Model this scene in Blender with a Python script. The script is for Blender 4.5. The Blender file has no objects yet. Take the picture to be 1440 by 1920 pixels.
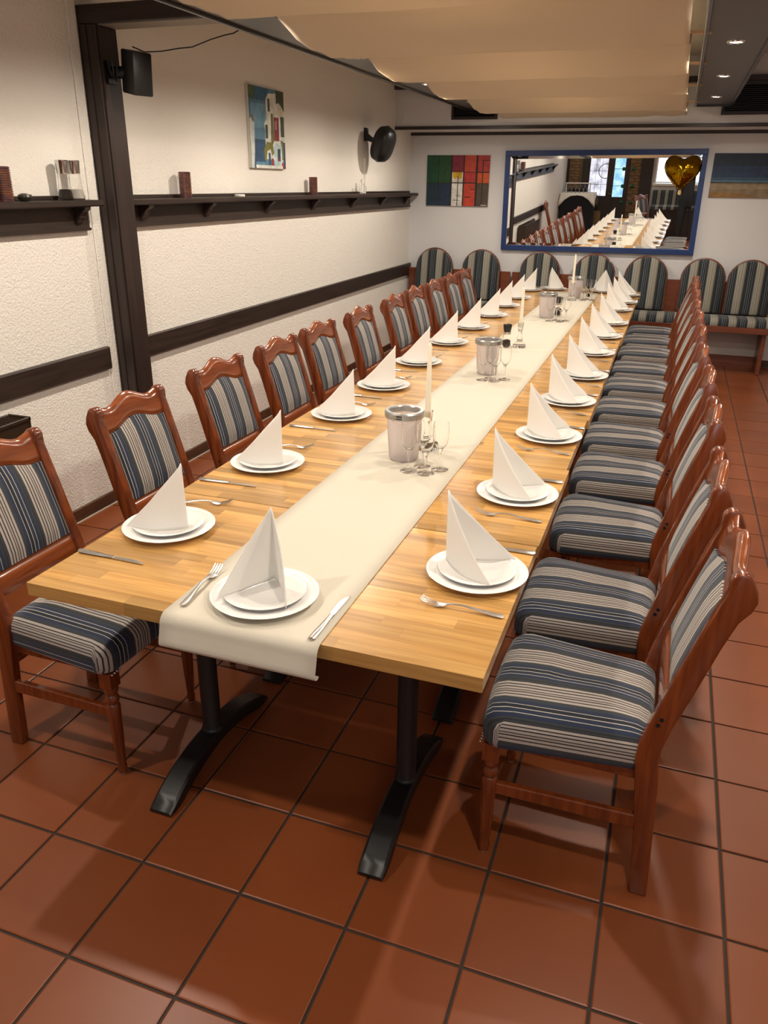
import bpy, bmesh, math, random
from mathutils import Vector, Matrix
random.seed(7)
SC = bpy.context.scene
COL = SC.collection
PI = math.pi

def lin(h):
    h = h.lstrip('#'); o = []
    for i in (0, 2, 4):
        c = int(h[i:i+2], 16)/255
        o.append(c/12.92 if c <= .04045 else ((c+.055)/1.055)**2.4)
    return (o[0], o[1], o[2], 1)

# ------------------------------------------------------------------ camera
FPX, YAW, PITCH, ROLL = 1454.1, .3373, -.4010, -.0128
CX, CY, CZ = 1.4383, -.9807, 1.7268
cam_d = bpy.data.cameras.new('camera'); cam = bpy.data.objects.new('camera', cam_d); COL.objects.link(cam)
cam_d.sensor_fit = 'VERTICAL'; cam_d.sensor_height = 36; cam_d.lens = FPX/1920*36
cam_d.clip_start = .02; cam_d.clip_end = 60
RM = (Matrix.Rotation(YAW, 3, 'Z') @ Matrix.Rotation(PITCH, 3, 'X') @ Matrix.Rotation(ROLL, 3, 'Y'))
r_, f_, u_ = RM.col[0], RM.col[1], RM.col[2]
m = Matrix((( r_[0], u_[0], -f_[0], CX), (r_[1], u_[1], -f_[1], CY), (r_[2], u_[2], -f_[2], CZ), (0, 0, 0, 1)))
cam.matrix_world = m
SC.camera = cam

def to_px(x, y, z):
    q = RM.transposed() @ Vector((x-CX, y-CY, z-CZ))
    if q[1] < .05: return None
    return 720+FPX*q[0]/q[1], 960-FPX*q[2]/q[1]

# ------------------------------------------------------------------ view, world
vs = SC.view_settings
vs.view_transform = 'Standard'; vs.look = 'None'; vs.gamma = 1; vs.use_curve_mapping = False
vs.exposure = 0.62
w = bpy.data.worlds.new('world'); SC.world = w; w.use_nodes = True
w.node_tree.nodes['Background'].inputs[0].default_value = (.85, .92, 1, 1)
w.node_tree.nodes['Background'].inputs[1].default_value = .5

SPOT_W = 34.0        # each recessed spot in the soffit beams
REAR_W = 4.0        # each ceiling lamp behind the camera
COVE_W = 4.0        # lamps above the fabric canopy
WINDOW_E = 2.2       # daylight behind the rear windows

# ------------------------------------------------------------------ materials
def mat(name, base, rough=.5, metal=0, spec=.5, bump=None, var=None, **kw):
    """base hex; bump=(scale,strength[,distance]); var=(scale,hex2,amount)"""
    mt = bpy.data.materials.new(name); mt.use_nodes = True
    nt = mt.node_tree; b = nt.nodes['Principled BSDF']
    b.inputs['Base Color'].default_value = lin(base)
    b.inputs['Roughness'].default_value = rough; b.inputs['Metallic'].default_value = metal
    b.inputs['Specular IOR Level'].default_value = spec
    for k, v in kw.items(): b.inputs[k.replace('_', ' ')].default_value = v
    tc = None
    if bump or var:
        tc = nt.nodes.new('ShaderNodeTexCoord')
    if var:
        n = nt.nodes.new('ShaderNodeTexNoise'); n.inputs['Scale'].default_value = var[0]; n.inputs['Detail'].default_value = 4
        nt.links.new(tc.outputs['Object'], n.inputs['Vector'])
        mx = nt.nodes.new('ShaderNodeMix'); mx.data_type = 'RGBA'
        mx.inputs[6].default_value = lin(base); mx.inputs[7].default_value = lin(var[1])
        mp = nt.nodes.new('ShaderNodeMapRange'); mp.inputs[1].default_value = .35; mp.inputs[2].default_value = .65
        mp.inputs[4].default_value = var[2]
        nt.links.new(n.outputs[0], mp.inputs[0]); nt.links.new(mp.outputs[0], mx.inputs[0])
        nt.links.new(mx.outputs[2], b.inputs['Base Color'])
    if bump:
        n = nt.nodes.new('ShaderNodeTexNoise'); n.inputs['Scale'].default_value = bump[0]; n.inputs['Detail'].default_value = 3
        nt.links.new(tc.outputs['Object'], n.inputs['Vector'])
        bp = nt.nodes.new('ShaderNodeBump'); bp.inputs['Strength'].default_value = bump[1]
        bp.inputs['Distance'].default_value = bump[2] if len(bump) > 2 else .002
        nt.links.new(n.outputs[0], bp.inputs['Height']); nt.links.new(bp.outputs[0], b.inputs['Normal'])
    return mt

def emit(name, col, s):
    mt = bpy.data.materials.new(name); mt.use_nodes = True
    b = mt.node_tree.nodes['Principled BSDF']
    b.inputs['Base Color'].default_value = lin(col); b.inputs['Emission Color'].default_value = lin(col)
    b.inputs['Emission Strength'].default_value = s
    return mt

def leaded(name, stops, s):
    mt = emit(name, '#ffffff', s); nt = mt.node_tree; b = nt.nodes['Principled BSDF']
    tc = nt.nodes.new('ShaderNodeTexCoord'); n = nt.nodes.new('ShaderNodeTexNoise'); n.inputs['Scale'].default_value = 7; n.inputs['Detail'].default_value = 4
    nt.links.new(tc.outputs['Object'], n.inputs['Vector'])
    cr = nt.nodes.new('ShaderNodeValToRGB'); e = cr.color_ramp.elements
    e[0].position, e[0].color = stops[0][0], lin(stops[0][1]); e[1].position, e[1].color = stops[2][0], lin(stops[2][1])
    m_ = e.new(stops[1][0]); m_.color = lin(stops[1][1])
    nt.links.new(n.outputs[0], cr.inputs[0]); nt.links.new(cr.outputs[0], b.inputs['Emission Color'])
    b.inputs['Base Color'].default_value = (.1, .1, .1, 1)
    return mt

def wood(name, c1, c2, rough=.3, axis='x', scale=1.0, coat=0, rnd=False, c3=None):
    """stretched-noise grain running along an object axis; rnd adds a per-stave attribute"""
    mt = bpy.data.materials.new(name); mt.use_nodes = True; nt = mt.node_tree; L = nt.links.new
    b = nt.nodes['Principled BSDF']; b.inputs['Roughness'].default_value = rough
    b.inputs['Coat Weight'].default_value = coat; b.inputs['Coat Roughness'].default_value = .12
    tc = nt.nodes.new('ShaderNodeTexCoord'); mp = nt.nodes.new('ShaderNodeMapping')
    s = {'x': (2.5, 45, 45), 'y': (45, 2.5, 45), 'z': (45, 45, 2.5)}[axis]
    mp.inputs['Scale'].default_value = tuple(v*scale for v in s)
    L(tc.outputs['Object'], mp.inputs['Vector']); vec = mp.outputs[0]
    if rnd:
        at = nt.nodes.new('ShaderNodeAttribute'); at.attribute_name = 'rnd'
        mu = nt.nodes.new('ShaderNodeMath'); mu.operation = 'MULTIPLY'; mu.inputs[1].default_value = 60
        L(at.outputs['Fac'], mu.inputs[0])
        ad = nt.nodes.new('ShaderNodeVectorMath'); ad.operation = 'ADD'
        L(vec, ad.inputs[0]); L(mu.outputs[0], ad.inputs[1]); vec = ad.outputs[0]
    n = nt.nodes.new('ShaderNodeTexNoise'); n.inputs['Scale'].default_value = 1; n.inputs['Detail'].default_value = 5
    n.inputs['Distortion'].default_value = .6; L(vec, n.inputs['Vector'])
    cr = nt.nodes.new('ShaderNodeValToRGB'); e = cr.color_ramp.elements
    e[0].position = .32; e[0].color = lin(c2); e[1].position = .62; e[1].color = lin(c1)
    L(n.outputs[0], cr.inputs[0]); out = cr.outputs[0]
    if rnd:
        hs = nt.nodes.new('ShaderNodeHueSaturation')
        mr = nt.nodes.new('ShaderNodeMapRange'); mr.inputs[3].default_value = .66; mr.inputs[4].default_value = 1.22
        L(at.outputs['Fac'], mr.inputs[0]); L(mr.outputs[0], hs.inputs['Value'])
        L(out, hs.inputs['Color']); out = hs.outputs[0]
    L(out, b.inputs['Base Color'])
    bp = nt.nodes.new('ShaderNodeBump'); bp.inputs['Strength'].default_value = .06; bp.inputs['Distance'].default_value = .001
    L(n.outputs[0], bp.inputs['Height']); L(bp.outputs[0], b.inputs['Normal'])
    return mt

def stripes(name, cols, period, dark=False):
    mt = bpy.data.materials.new(name); mt.use_nodes = True; nt = mt.node_tree; L = nt.links.new
    b = nt.nodes['Principled BSDF']; b.inputs['Roughness'].default_value = .85
    b.inputs['Sheen Weight'].default_value = .15
    at = nt.nodes.new('ShaderNodeAttribute'); at.attribute_name = 'u'
    d = nt.nodes.new('ShaderNodeMath'); d.operation = 'DIVIDE'; d.inputs[1].default_value = period; L(at.outputs['Fac'], d.inputs[0])
    a = nt.nodes.new('ShaderNodeMath'); a.operation = 'ADD'; a.inputs[1].default_value = 20.295; L(d.outputs[0], a.inputs[0])
    fr = nt.nodes.new('ShaderNodeMath'); fr.operation = 'FRACT'; L(a.outputs[0], fr.inputs[0])
    cr = nt.nodes.new('ShaderNodeValToRGB'); cr.color_ramp.interpolation = 'CONSTANT'
    e = cr.color_ramp.elements
    while len(e) > 1: e.remove(e[-1])
    for i, (p, c) in enumerate(cols):
        if i == 0: e[0].position = p; el = e[0]
        else: el = e.new(p)
        el.color = lin(c)
    L(fr.outputs[0], cr.inputs[0])
    tc = nt.nodes.new('ShaderNodeTexCoord')
    n = nt.nodes.new('ShaderNodeTexNoise'); n.inputs['Scale'].default_value = 350; n.inputs['Detail'].default_value = 2
    L(tc.outputs['Object'], n.inputs['Vector'])
    hs = nt.nodes.new('ShaderNodeHueSaturation'); mr = nt.nodes.new('ShaderNodeMapRange')
    mr.inputs[3].default_value = .75; mr.inputs[4].default_value = 1.25
    L(n.outputs[0], mr.inputs[0]); L(mr.outputs[0], hs.inputs['Value']); L(cr.outputs[0], hs.inputs['Color'])
    L(hs.outputs[0], b.inputs['Base Color'])
    bp = nt.nodes.new('ShaderNodeBump'); bp.inputs['Strength'].default_value = .25; bp.inputs['Distance'].default_value = .001
    L(n.outputs[0], bp.inputs['Height']); L(bp.outputs[0], b.inputs['Normal'])
    return mt

def colattr(name, rough=.6):
    mt = bpy.data.materials.new(name); mt.use_nodes = True; nt = mt.node_tree
    b = nt.nodes['Principled BSDF']; b.inputs['Roughness'].default_value = rough
    at = nt.nodes.new('ShaderNodeAttribute'); at.attribute_name = 'paint'
    tc = nt.nodes.new('ShaderNodeTexCoord')
    n = nt.nodes.new('ShaderNodeTexNoise'); n.inputs['Scale'].default_value = 18; n.inputs['Detail'].default_value = 5
    nt.links.new(tc.outputs['Object'], n.inputs['Vector'])
    hs = nt.nodes.new('ShaderNodeHueSaturation'); mr = nt.nodes.new('ShaderNodeMapRange')
    mr.inputs[1].default_value = .3; mr.inputs[2].default_value = .7; mr.inputs[3].default_value = .75; mr.inputs[4].default_value = 1.25
    nt.links.new(n.outputs[0], mr.inputs[0]); nt.links.new(mr.outputs[0], hs.inputs['Value'])
    nt.links.new(at.outputs['Color'], hs.inputs['Color']); nt.links.new(hs.outputs[0], b.inputs['Base Color'])
    return mt

def tilemat():
    mt = bpy.data.materials.new('terracotta'); mt.use_nodes = True; nt = mt.node_tree; L = nt.links.new
    b = nt.nodes['Principled BSDF']; b.inputs['Roughness'].default_value = .36
    b.inputs['Specular IOR Level'].default_value = .45
    g = nt.nodes.new('ShaderNodeNewGeometry')
    dv = nt.nodes.new('ShaderNodeVectorMath'); dv.operation = 'DIVIDE'; dv.inputs[1].default_value = (.3, .3, 10)
    fl = nt.nodes.new('ShaderNodeVectorMath'); fl.operation = 'FLOOR'
    wn = nt.nodes.new('ShaderNodeTexWhiteNoise')
    L(g.outputs['Position'], dv.inputs[0]); L(dv.outputs[0], fl.inputs[0]); L(fl.outputs[0], wn.inputs['Vector'])
    n = nt.nodes.new('ShaderNodeTexNoise'); n.inputs['Scale'].default_value = 3.5; n.inputs['Detail'].default_value = 6
    L(g.outputs['Position'], n.inputs['Vector'])
    mx = nt.nodes.new('ShaderNodeMix'); mx.data_type = 'RGBA'
    mx.inputs[6].default_value = lin('#7d3f1e'); mx.inputs[7].default_value = lin('#894a28')
    L(n.outputs[0], mx.inputs[0])
    hs = nt.nodes.new('ShaderNodeHueSaturation'); mr = nt.nodes.new('ShaderNodeMapRange')
    mr.inputs[3].default_value = .88; mr.inputs[4].default_value = 1.1
    L(wn.outputs['Value'], mr.inputs[0]); L(mr.outputs[0], hs.inputs['Value']); L(mx.outputs[2], hs.inputs['Color'])
    L(hs.outputs[0], b.inputs['Base Color'])
    n2 = nt.nodes.new('ShaderNodeTexNoise'); n2.inputs['Scale'].default_value = 9; n2.inputs['Detail'].default_value = 4
    L(g.outputs['Position'], n2.inputs['Vector'])
    bp = nt.nodes.new('ShaderNodeBump'); bp.inputs['Strength'].default_value = .15; bp.inputs['Distance'].default_value = .002
    L(n2.outputs[0], bp.inputs['Height']); L(bp.outputs[0], b.inputs['Normal'])
    return mt

def glassmat(name, col='#ffffff', rough=0.0, ior=1.22):
    mt = bpy.data.materials.new(name); mt.use_nodes = True; b = mt.node_tree.nodes['Principled BSDF']
    b.inputs['Base Color'].default_value = lin(col); b.inputs['Roughness'].default_value = rough
    b.inputs['Transmission Weight'].default_value = 1; b.inputs['IOR'].default_value = ior
    return mt

def clothmat(name, col, trans):
    mt = mat(name, col, .85, bump=(260, .15, .001)); nt = mt.node_tree
    b = nt.nodes['Principled BSDF']; out = nt.nodes['Material Output']
    t = nt.nodes.new('ShaderNodeBsdfTranslucent'); t.inputs[0].default_value = lin(col)
    mx = nt.nodes.new('ShaderNodeMixShader'); mx.inputs[0].default_value = trans
    nt.links.new(b.outputs[0], mx.inputs[1]); nt.links.new(t.outputs[0], mx.inputs[2]); nt.links.new(mx.outputs[0], out.inputs[0])
    return mt

LT = '#c4beb2'; NV = '#1c2942'; DN = '#121a29'; OL = '#33373a'; BG = '#b0a79e'; DK = '#2a2229'
CH = [(0, OL), (.03, NV), (.115, LT), (.128, NV), (.21, LT), (.223, DN), (.305, LT), (.318, NV), (.40, '#2c3442'), (.445, OL),
      (.49, BG), (.545, DK), (.57, BG), (.615, DK), (.64, '#a79d94'), (.675, DK), (.695, BG), (.745, DK), (.77, BG),
      (.82, DK), (.845, BG), (.90, DK), (.92, OL), (.955, '#22262c')]
BC = [(0, '#15171b'), (.05, '#222d3c'), (.14, '#8d9492'), (.155, '#171d26'), (.24, '#8d9492'), (.255, '#141a22'), (.34, '#8d9492'), (.355, '#1a222c'),
      (.45, '#3e4038'), (.50, '#96938a'), (.60, '#5a584c'), (.62, '#9a968a'), (.72, '#4c4a40'), (.74, '#918d82'), (.85, '#7d796a'), (.92, '#34342e')]
M = dict(
    plaster=mat('plaster', '#ebe6de', .9, bump=(95, .9, .006)),
    backplaster=mat('back_plaster', '#d6d5d6', .9, bump=(120, .4, .003)),
    ceiling=mat('ceiling_paint', '#ded8cc', .9),
    beam=wood('dark_timber', '#33241f', '#241a17', .45, 'z'),
    beamx=wood('dark_timber_across', '#33241f', '#241a17', .45, 'x'),
    railwood=wood('dark_rail_wood', '#352720', '#241a15', .45, 'y'),
    soffit=mat('soffit_grey', '#4a4540', .38, bump=(60, .1)),
    lip=mat('soffit_lip', '#2b2724', .25),
    tile=tilemat(),
    grout=mat('grout', '#3b332e', .9, bump=(200, .3)),
    skirting=wood('skirting_wood', '#5a3a24', '#432a1a', .5, 'y'),
    gapwhite=mat('sealant', '#cfc8ba', .7),
    chair=wood('chair_wood', '#7f3d1a', '#5e2910', .25, 'z', coat=.6),
    chairx=wood('chair_wood_across', '#8c4720', '#6e3315', .22, 'x', coat=.6),
    stripe=stripes('chair_stripe', CH, .155),
    bstripe=stripes('bench_stripe', BC, .17),
    benchwood=wood('bench_wood', '#7a3f26', '#643019', .35, 'x', coat=.2),
    oak=wood('oak_stave', '#d2a360', '#b48446', .3, 'x', rnd=True, coat=.3),
    runner=mat('runner_cloth', '#cfc8b8', .85, bump=(300, .2, .001)),
    napkin=clothmat('napkin_cloth', '#f7f5f1', .25),
    china=mat('china', '#f2f1ef', .12, Coat_Weight=.4),
    steel=mat('steel', '#cfccc7', .3, 1),
    iron=mat('black_iron', '#17181a', .38, bump=(90, .15)),
    glass=glassmat('clear_glass'),
    frost=mat('frosted_plastic', '#f8f2f2', .5, Transmission_Weight=.7, IOR=1.15),
    silver=mat('silver_plastic', '#a8a8a6', .3, .6),
    labelblack=mat('label_black', '#1c1a1a', .4),
    labeltext=mat('label_text', '#a9a6a2', .5),
    wax=mat('candle_wax', '#f1ead6', .5, Subsurface_Weight=.2),
    wick=mat('wick', '#2a2420', .9),
    black=mat('black_plastic', '#141516', .4),
    pepper=mat('peppercorns', '#2e221c', .7, bump=(500, .8, .003)),
    salt=mat('salt_grains', '#e6e2da', .8, bump=(500, .5, .002)),
    disc=mat('disc_edge', '#8a5a40', .28, .45, var=(40, '#4c3a4a', .8)),
    pot=mat('dark_glaze', '#2b2a20', .35),
    white=mat('white_paint', '#e9e6df', .6),
    mirror=mat('mirror_glass', '#f4f6f6', .0, 1),
    bluef=mat('blue_frame', '#18366e', .4, var=(8, '#122a58', .6)),
    paint=colattr('canvas_paint'),
    canvas=mat('canvas_edge', '#cfcbc4', .8),
    vent=mat('vent_brown', '#2c211d', .5),
    canopy=clothmat('canopy_cloth', '#dccdb6', .25),
    rod=mat('canopy_rod', '#c9a27c', .6),
    brownmetal=mat('radiator_brown', '#332418', .4),
    gold=mat('gold_foil', '#8f6a10', .12, 1, bump=(14, .4, .02)),
    goldtail=mat('foil_tail', '#c9a876', .35, .5),
    brick=mat('brick', '#8a6a44', .85, bump=(60, .4), var=(20, '#6e5236', .8)),
    mortar=mat('mortar', '#6b5a46', .95),
    lead=mat('lead_came', '#2a2c2e', .5),
    pane=emit('daylight_pane', '#dfe9f6', WINDOW_E),
    panel_glass=leaded('leaded_pane', [(.3, '#8a8794'), (.5, '#d5d3e0'), (.7, '#f0f2fa')], .9),
    paneb=leaded('leaded_pane_blue', [(.3, '#6fa6d8'), (.5, '#9fd0f0'), (.7, '#e8f2fa')], 1.0),
    bottleg=mat('bottle_glass', '#0e5a3a', .1),
    tableblack=mat('black_drape', '#15161a', .9),
    wcloth=clothmat('white_cloth', '#ece9e0', .1),
    chrome=mat('chrome', '#cfcfcf', .12, 1),
    lamp=emit('lamp_lens', '#ffe9c8', 25),
    panel=emit('ceiling_panel', '#fff0d8', 3),
    hair=mat('hair', '#1c1612', .6),
    sofgrey=mat('beam_underside', '#8d857a', .7),
)

# ------------------------------------------------------------------ mesh helpers
class MB:
    def __init__(s): s.v = []; s.f = []; s.attr = {}
    def box(s, x0, x1, y0, y1, z0, z1):
        n = len(s.v)
        s.v += [(x0, y0, z0), (x1, y0, z0), (x1, y1, z0), (x0, y1, z0), (x0, y0, z1), (x1, y0, z1), (x1, y1, z1), (x0, y1, z1)]
        s.f += [tuple(n+i for i in q) for q in ((3, 2, 1, 0), (4, 5, 6, 7), (0, 1, 5, 4), (1, 2, 6, 5), (2, 3, 7, 6), (3, 0, 4, 7))]
        return s
    def lathe(s, prof, n=24, c=(0, 0, 0), axis='z', closed=False):
        k = len(s.v); m_ = len(prof)
        for i in range(n):
            a = 2*PI*i/n
            for r, h in prof:
                p = (r*math.cos(a), r*math.sin(a), h)
                if axis == 'y': p = (p[0], p[2], -p[1])
                if axis == 'x': p = (p[2], p[1], -p[0])
                s.v.append((p[0]+c[0], p[1]+c[1], p[2]+c[2]))
        for i in range(n):
            j = (i+1) % n
            for q in range(m_-1 + (1 if closed else 0)):
                q2 = (q+1) % m_
                s.f.append((k+i*m_+q, k+j*m_+q, k+j*m_+q2, k+i*m_+q2))
        if not closed:
            if prof[0][0] > 1e-6: s.f.append(tuple(k+i*m_ for i in reversed(range(n))))
            if prof[-1][0] > 1e-6: s.f.append(tuple(k+i*m_+m_-1 for i in range(n)))
        return s
    def tube(s, path, rad, n=10, cap=True):
        k = len(s.v); P = [Vector(p) for p in path]
        if not isinstance(rad, (list, tuple)): rad = [rad]*len(P)
        up = Vector((0, 0, 1))
        for i, p in enumerate(P):
            t = (P[min(i+1, len(P)-1)]-P[max(i-1, 0)]).normalized()
            a = t.cross(up)
            if a.length < .05: a = t.cross(Vector((1, 0, 0)))
            a.normalize(); b = a.cross(t)
            for j in range(n):
                an = 2*PI*j/n
                s.v.append(tuple(p+(a*math.cos(an)+b*math.sin(an))*rad[i]))
        for i in range(len(P)-1):
            for j in range(n):
                j2 = (j+1) % n
                s.f.append((k+i*n+j, k+i*n+j2, k+(i+1)*n+j2, k+(i+1)*n+j))
        if cap:
            s.f.append(tuple(k+j for j in reversed(range(n)))); s.f.append(tuple(k+(len(P)-1)*n+j for j in range(n)))
        return s
    def prism(s, poly, a0, a1, plane='yz'):
        """polygon in a plane extruded along the remaining axis from a0 to a1"""
        k = len(s.v); n = len(poly)
        for a in (a0, a1):
            for p, q in poly:
                s.v.append({'yz': (a, p, q), 'xz': (p, a, q), 'xy': (p, q, a)}[plane])
        s.f.append(tuple(k+i for i in reversed(range(n)))); s.f.append(tuple(k+n+i for i in range(n)))
        for i in range(n):
            j = (i+1) % n; s.f.append((k+i, k+j, k+n+j, k+n+i))
        return s
    def grid(s, fn, nu, nv):
        k = len(s.v)
        for i in range(nu+1):
            for j in range(nv+1): s.v.append(tuple(fn(i/nu, j/nv)))
        for i in range(nu):
            for j in range(nv):
                a = k+i*(nv+1)+j; s.f.append((a, a+nv+1, a+nv+2, a+1))
        return s
    def rings(s, rings, cap0=True, cap1=True):
        k = len(s.v); n = len(rings[0])
        for r in rings: s.v += [tuple(p) for p in r]
        for i in range(len(rings)-1):
            for j in range(n):
                j2 = (j+1) % n; s.f.append((k+i*n+j, k+i*n+j2, k+(i+1)*n+j2, k+(i+1)*n+j))
        if cap0: s.f.append(tuple(k+j for j in reversed(range(n))))
        if cap1: s.f.append(tuple(k+(len(rings)-1)*n+j for j in range(n)))
        return s
    def mesh(s, name, mt, smooth=False, bevel=0, seg=1, angle=40):
        me = bpy.data.meshes.new(name); me.from_pydata(s.v, [], s.f)
        bm = bmesh.new(); bm.from_mesh(me)
        bmesh.ops.recalc_face_normals(bm, faces=bm.faces)
        if bevel:
            es = [e for e in bm.edges if len(e.link_faces) == 2 and e.calc_face_angle(0) > .5]
            bmesh.ops.bevel(bm, geom=es, offset=bevel, segments=seg, affect='EDGES', profile=.5, clamp_overlap=True)
        bm.to_mesh(me); bm.free()
        if mt: me.materials.append(M[mt])
        if smooth:
            me.shade_smooth() if hasattr(me, 'shade_smooth') else None
            me.set_sharp_from_angle(angle=math.radians(angle))
        return me
    def build(s, name, mt, parent=None, **kw):
        return link(name, s.mesh(name, mt, **kw), parent)

def link(name, me, parent=None):
    o = bpy.data.objects.new(name, me); COL.objects.link(o); o.parent = parent
    return o
def tag(o, label=None, cat=None, group=None, kind=None):
    if label: o['label'] = label
    if cat: o['category'] = cat
    if group: o['group'] = group
    if kind: o['kind'] = kind
    return o
def thing(name, label, cat, loc=(0, 0, 0), rz=0, group=None):
    o = bpy.data.objects.new(name, None); COL.objects.link(o); o.location = loc; o.rotation_euler = (0, 0, rz)
    o.empty_display_size = .05
    return tag(o, label, cat, group)
def struct(o): o['kind'] = 'structure'; return o
def dup(root, loc, rz=0, label=None, group=None):
    r = root.copy(); COL.objects.link(r); r.location = loc; r.rotation_euler = (0, 0, rz)
    if label: r['label'] = label
    if group: r['group'] = group
    for ch in root.children:
        c = ch.copy(); COL.objects.link(c); c.parent = r
        for g in ch.children:
            d = g.copy(); COL.objects.link(d); d.parent = c
    return r
def fattr(me, name, vals, domain='POINT'):
    a = me.attributes.new(name, 'FLOAT', domain)
    for i, v in enumerate(vals): a.data[i].value = v
def arc(c, r, a0, a1, n):
    return [(c[0]+r*math.cos(a0+(a1-a0)*i/n), c[1]+r*math.sin(a0+(a1-a0)*i/n)) for i in range(n+1)]
ORD = ['nearest', 'second', 'third', 'fourth', 'fifth', 'sixth', 'seventh', 'eighth', 'ninth', 'tenth', 'farthest']
def nth(i, n=11): return 'nearest of its row' if i == 0 else ('farthest of its row' if i == n-1 else ORD[i]+' from the near end')

# ================================================================== the room
WX, WY, RX, RY, CEIL = -1.425, 7.93, 4.3, -3.8, 2.80
# floor: grout bed with single tiles
floor = struct(MB().box(WX-.1, RX+.1, RY-.1, WY+.1, -.06, -.005).build('floor', 'grout'))
tiles = []
for i in range(-5, 15):
    for j in range(-13, 27):
        x0, y0, x1, y1 = max(.3*i+.004, WX), max(.3*j+.004, RY), min(.3*i+.296, RX), min(.3*j+.296, WY)
        if x1-x0 < .03 or y1-y0 < .03: continue
        p = to_px((x0+x1)/2, (y0+y1)/2, 0); area = 0
        if p and -60 < p[0] < 1500 and -60 < p[1] < 2000:
            c = [to_px(a, b, 0) for a, b in ((x0, y0), (x1, y0), (x1, y1), (x0, y1))]
            if all(c): area = abs(sum(c[k][0]*c[(k+1) % 4][1]-c[(k+1) % 4][0]*c[k][1] for k in range(4)))/2
        tiles.append((area, x0, x1, y0, y1))
tiles.sort(reverse=True)
def tile_mesh(mb, x0, x1, y0, y1, ox=0, oy=0):
    k = len(mb.v); b = .003
    for z, d in ((-.006, 0), (-.0015, 0), (0, b)):
        mb.v += [(x0+d-ox, y0+d-oy, z), (x1-d-ox, y0+d-oy, z), (x1-d-ox, y1-d-oy, z), (x0+d-ox, y1-d-oy, z)]
    for r in (0, 4):
        for q in range(4): mb.f.append((k+r+q, k+r+(q+1) % 4, k+r+4+(q+1) % 4, k+r+4+q))
    mb.f.append((k+8, k+9, k+10, k+11))
cache = {}
rest = MB()
for n, (a, x0, x1, y0, y1) in enumerate(tiles):
    if n < 296 and a > 60:
        key = (round(x1-x0, 3), round(y1-y0, 3))
        if key not in cache:
            mb = MB(); tile_mesh(mb, x0, x1, y0, y1, x0, y0); cache[key] = mb.mesh('tile', 'tile')
        o = link('tile', cache[key], floor); o.location = (x0, y0, random.uniform(-.0004, .0004))
    else: tile_mesh(rest, x0, x1, y0, y1)
tag(rest.build('tile_field', 'tile', floor), kind='stuff')

struct(MB().box(WX-.2, WX, RY-.2, WY+.2, -.06, CEIL).build('wall_left', 'plaster'))
struct(MB().box(WX, RX, WY, WY+.2, -.06, CEIL).build('wall_back', 'backplaster'))
struct(MB().box(RX, RX+.2, RY-.2, WY+.2, -.06, CEIL).build('wall_right', 'plaster'))
struct(MB().box(WX-.2, RX+.2, RY-.2, WY+.2, CEIL, CEIL+.15).build('ceiling', 'ceiling'))
# bulkhead above the mirror
BHY, BHZ = 7.38, 2.235
struct(MB().box(WX, RX, BHY, WY, BHZ, CEIL).build('wall_bulkhead', 'backplaster'))
struct(MB().box(WX, RX, BHY-.022, BHY, BHZ-.006, BHZ+.024).build('trim_1', 'beamx', bevel=.003))
struct(MB().box(WX, RX, WY-.025, WY, BHZ-.03, BHZ).build('trim_2', 'beamx', bevel=.003))
struct(MB().box(WX, RX, BHY-.05, BHY, 2.59, 2.635).build('trim_3', 'beamx', bevel=.003))
for k, (x0, x1, z0, z1) in enumerate([(-.83, -.37, 2.315, 2.50), (.43, .87, 2.335, 2.52), (1.66, 2.55, 2.325, 2.585)]):
    t = thing('vent_grille', ['dark brown louvred vent left of the canopy above the mirror', 'dark brown louvred vent mostly hidden behind the canopy edge', 'wide dark brown louvred vent right of the soffit beam'][k], 'vent', ((x0+x1)/2, BHY, z0), 0, 'vents in the bulkhead')
    hw = (x1-x0)/2; h = z1-z0
    fr = MB().box(-hw, hw, -.03, 0, 0, .022).box(-hw, hw, -.03, 0, h-.022, h).box(-hw, -hw+.022, -.03, 0, .022, h-.022).box(hw-.022, hw, -.03, 0, .022, h-.022)
    fr.build('frame', 'vent', t); MB().box(-hw+.02, hw-.02, -.006, 0, .02, h-.02).build('backing', 'black', t)
    nsl = int((h-.05)/.016); sl = None
    for q in range(nsl):
        z = .03+q*.016
        if sl is None: sl = MB().prism([(-.026, 0), (-.024, .002), (-.008, .012), (-.010, .010)], -hw+.02, hw-.02).mesh('slat', 'vent')
        o = link('slat', sl, t); o.location = (0, 0, z)

# skirting
sk = struct(MB().box(WX, WX+.015, RY, WY, .006, .075).build('baseboard_left', 'skirting', bevel=.002))
MB().box(WX, WX+.02, RY, WY, .0005, .006).build('sealant_line', 'gapwhite', sk)
struct(MB().box(WX+.02, RX, WY-.015, WY, .006, .075).build('baseboard_back', 'skirting', bevel=.002))

# portal post and cross beam
PY0, PY1, PX1 = 2.622, 2.785, -1.322
o = struct(MB().box(WX, PX1, PY0, PY1, 0.0005, 2.412).build('trim_4', 'beam', bevel=.004))
MB().box(PX1, PX1+.006, PY0+.012, PY0+.024, .0005, 2.41).build('bead', 'beam', o)
MB().box(WX+.02, WX+.05, PY0-.006, PY0, .0005, 2.41).build('bead', 'beam', o)
o = struct(MB().box(WX, RX, PY0, PY1, 2.414, 2.494).build('trim_5', 'beamx', bevel=.004))
MB().box(PX1+.002, RX, PY0+.02, PY1-.004, 2.411, 2.414).build('underside_strip', 'sofgrey', o)  # thin light grey strip along the underside of the dark cross beam
struct(MB().box(WX, WX+.008, PY0-.075, PY0-.008, .0005, CEIL).build('trim_6', 'plaster', bevel=.004))

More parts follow.
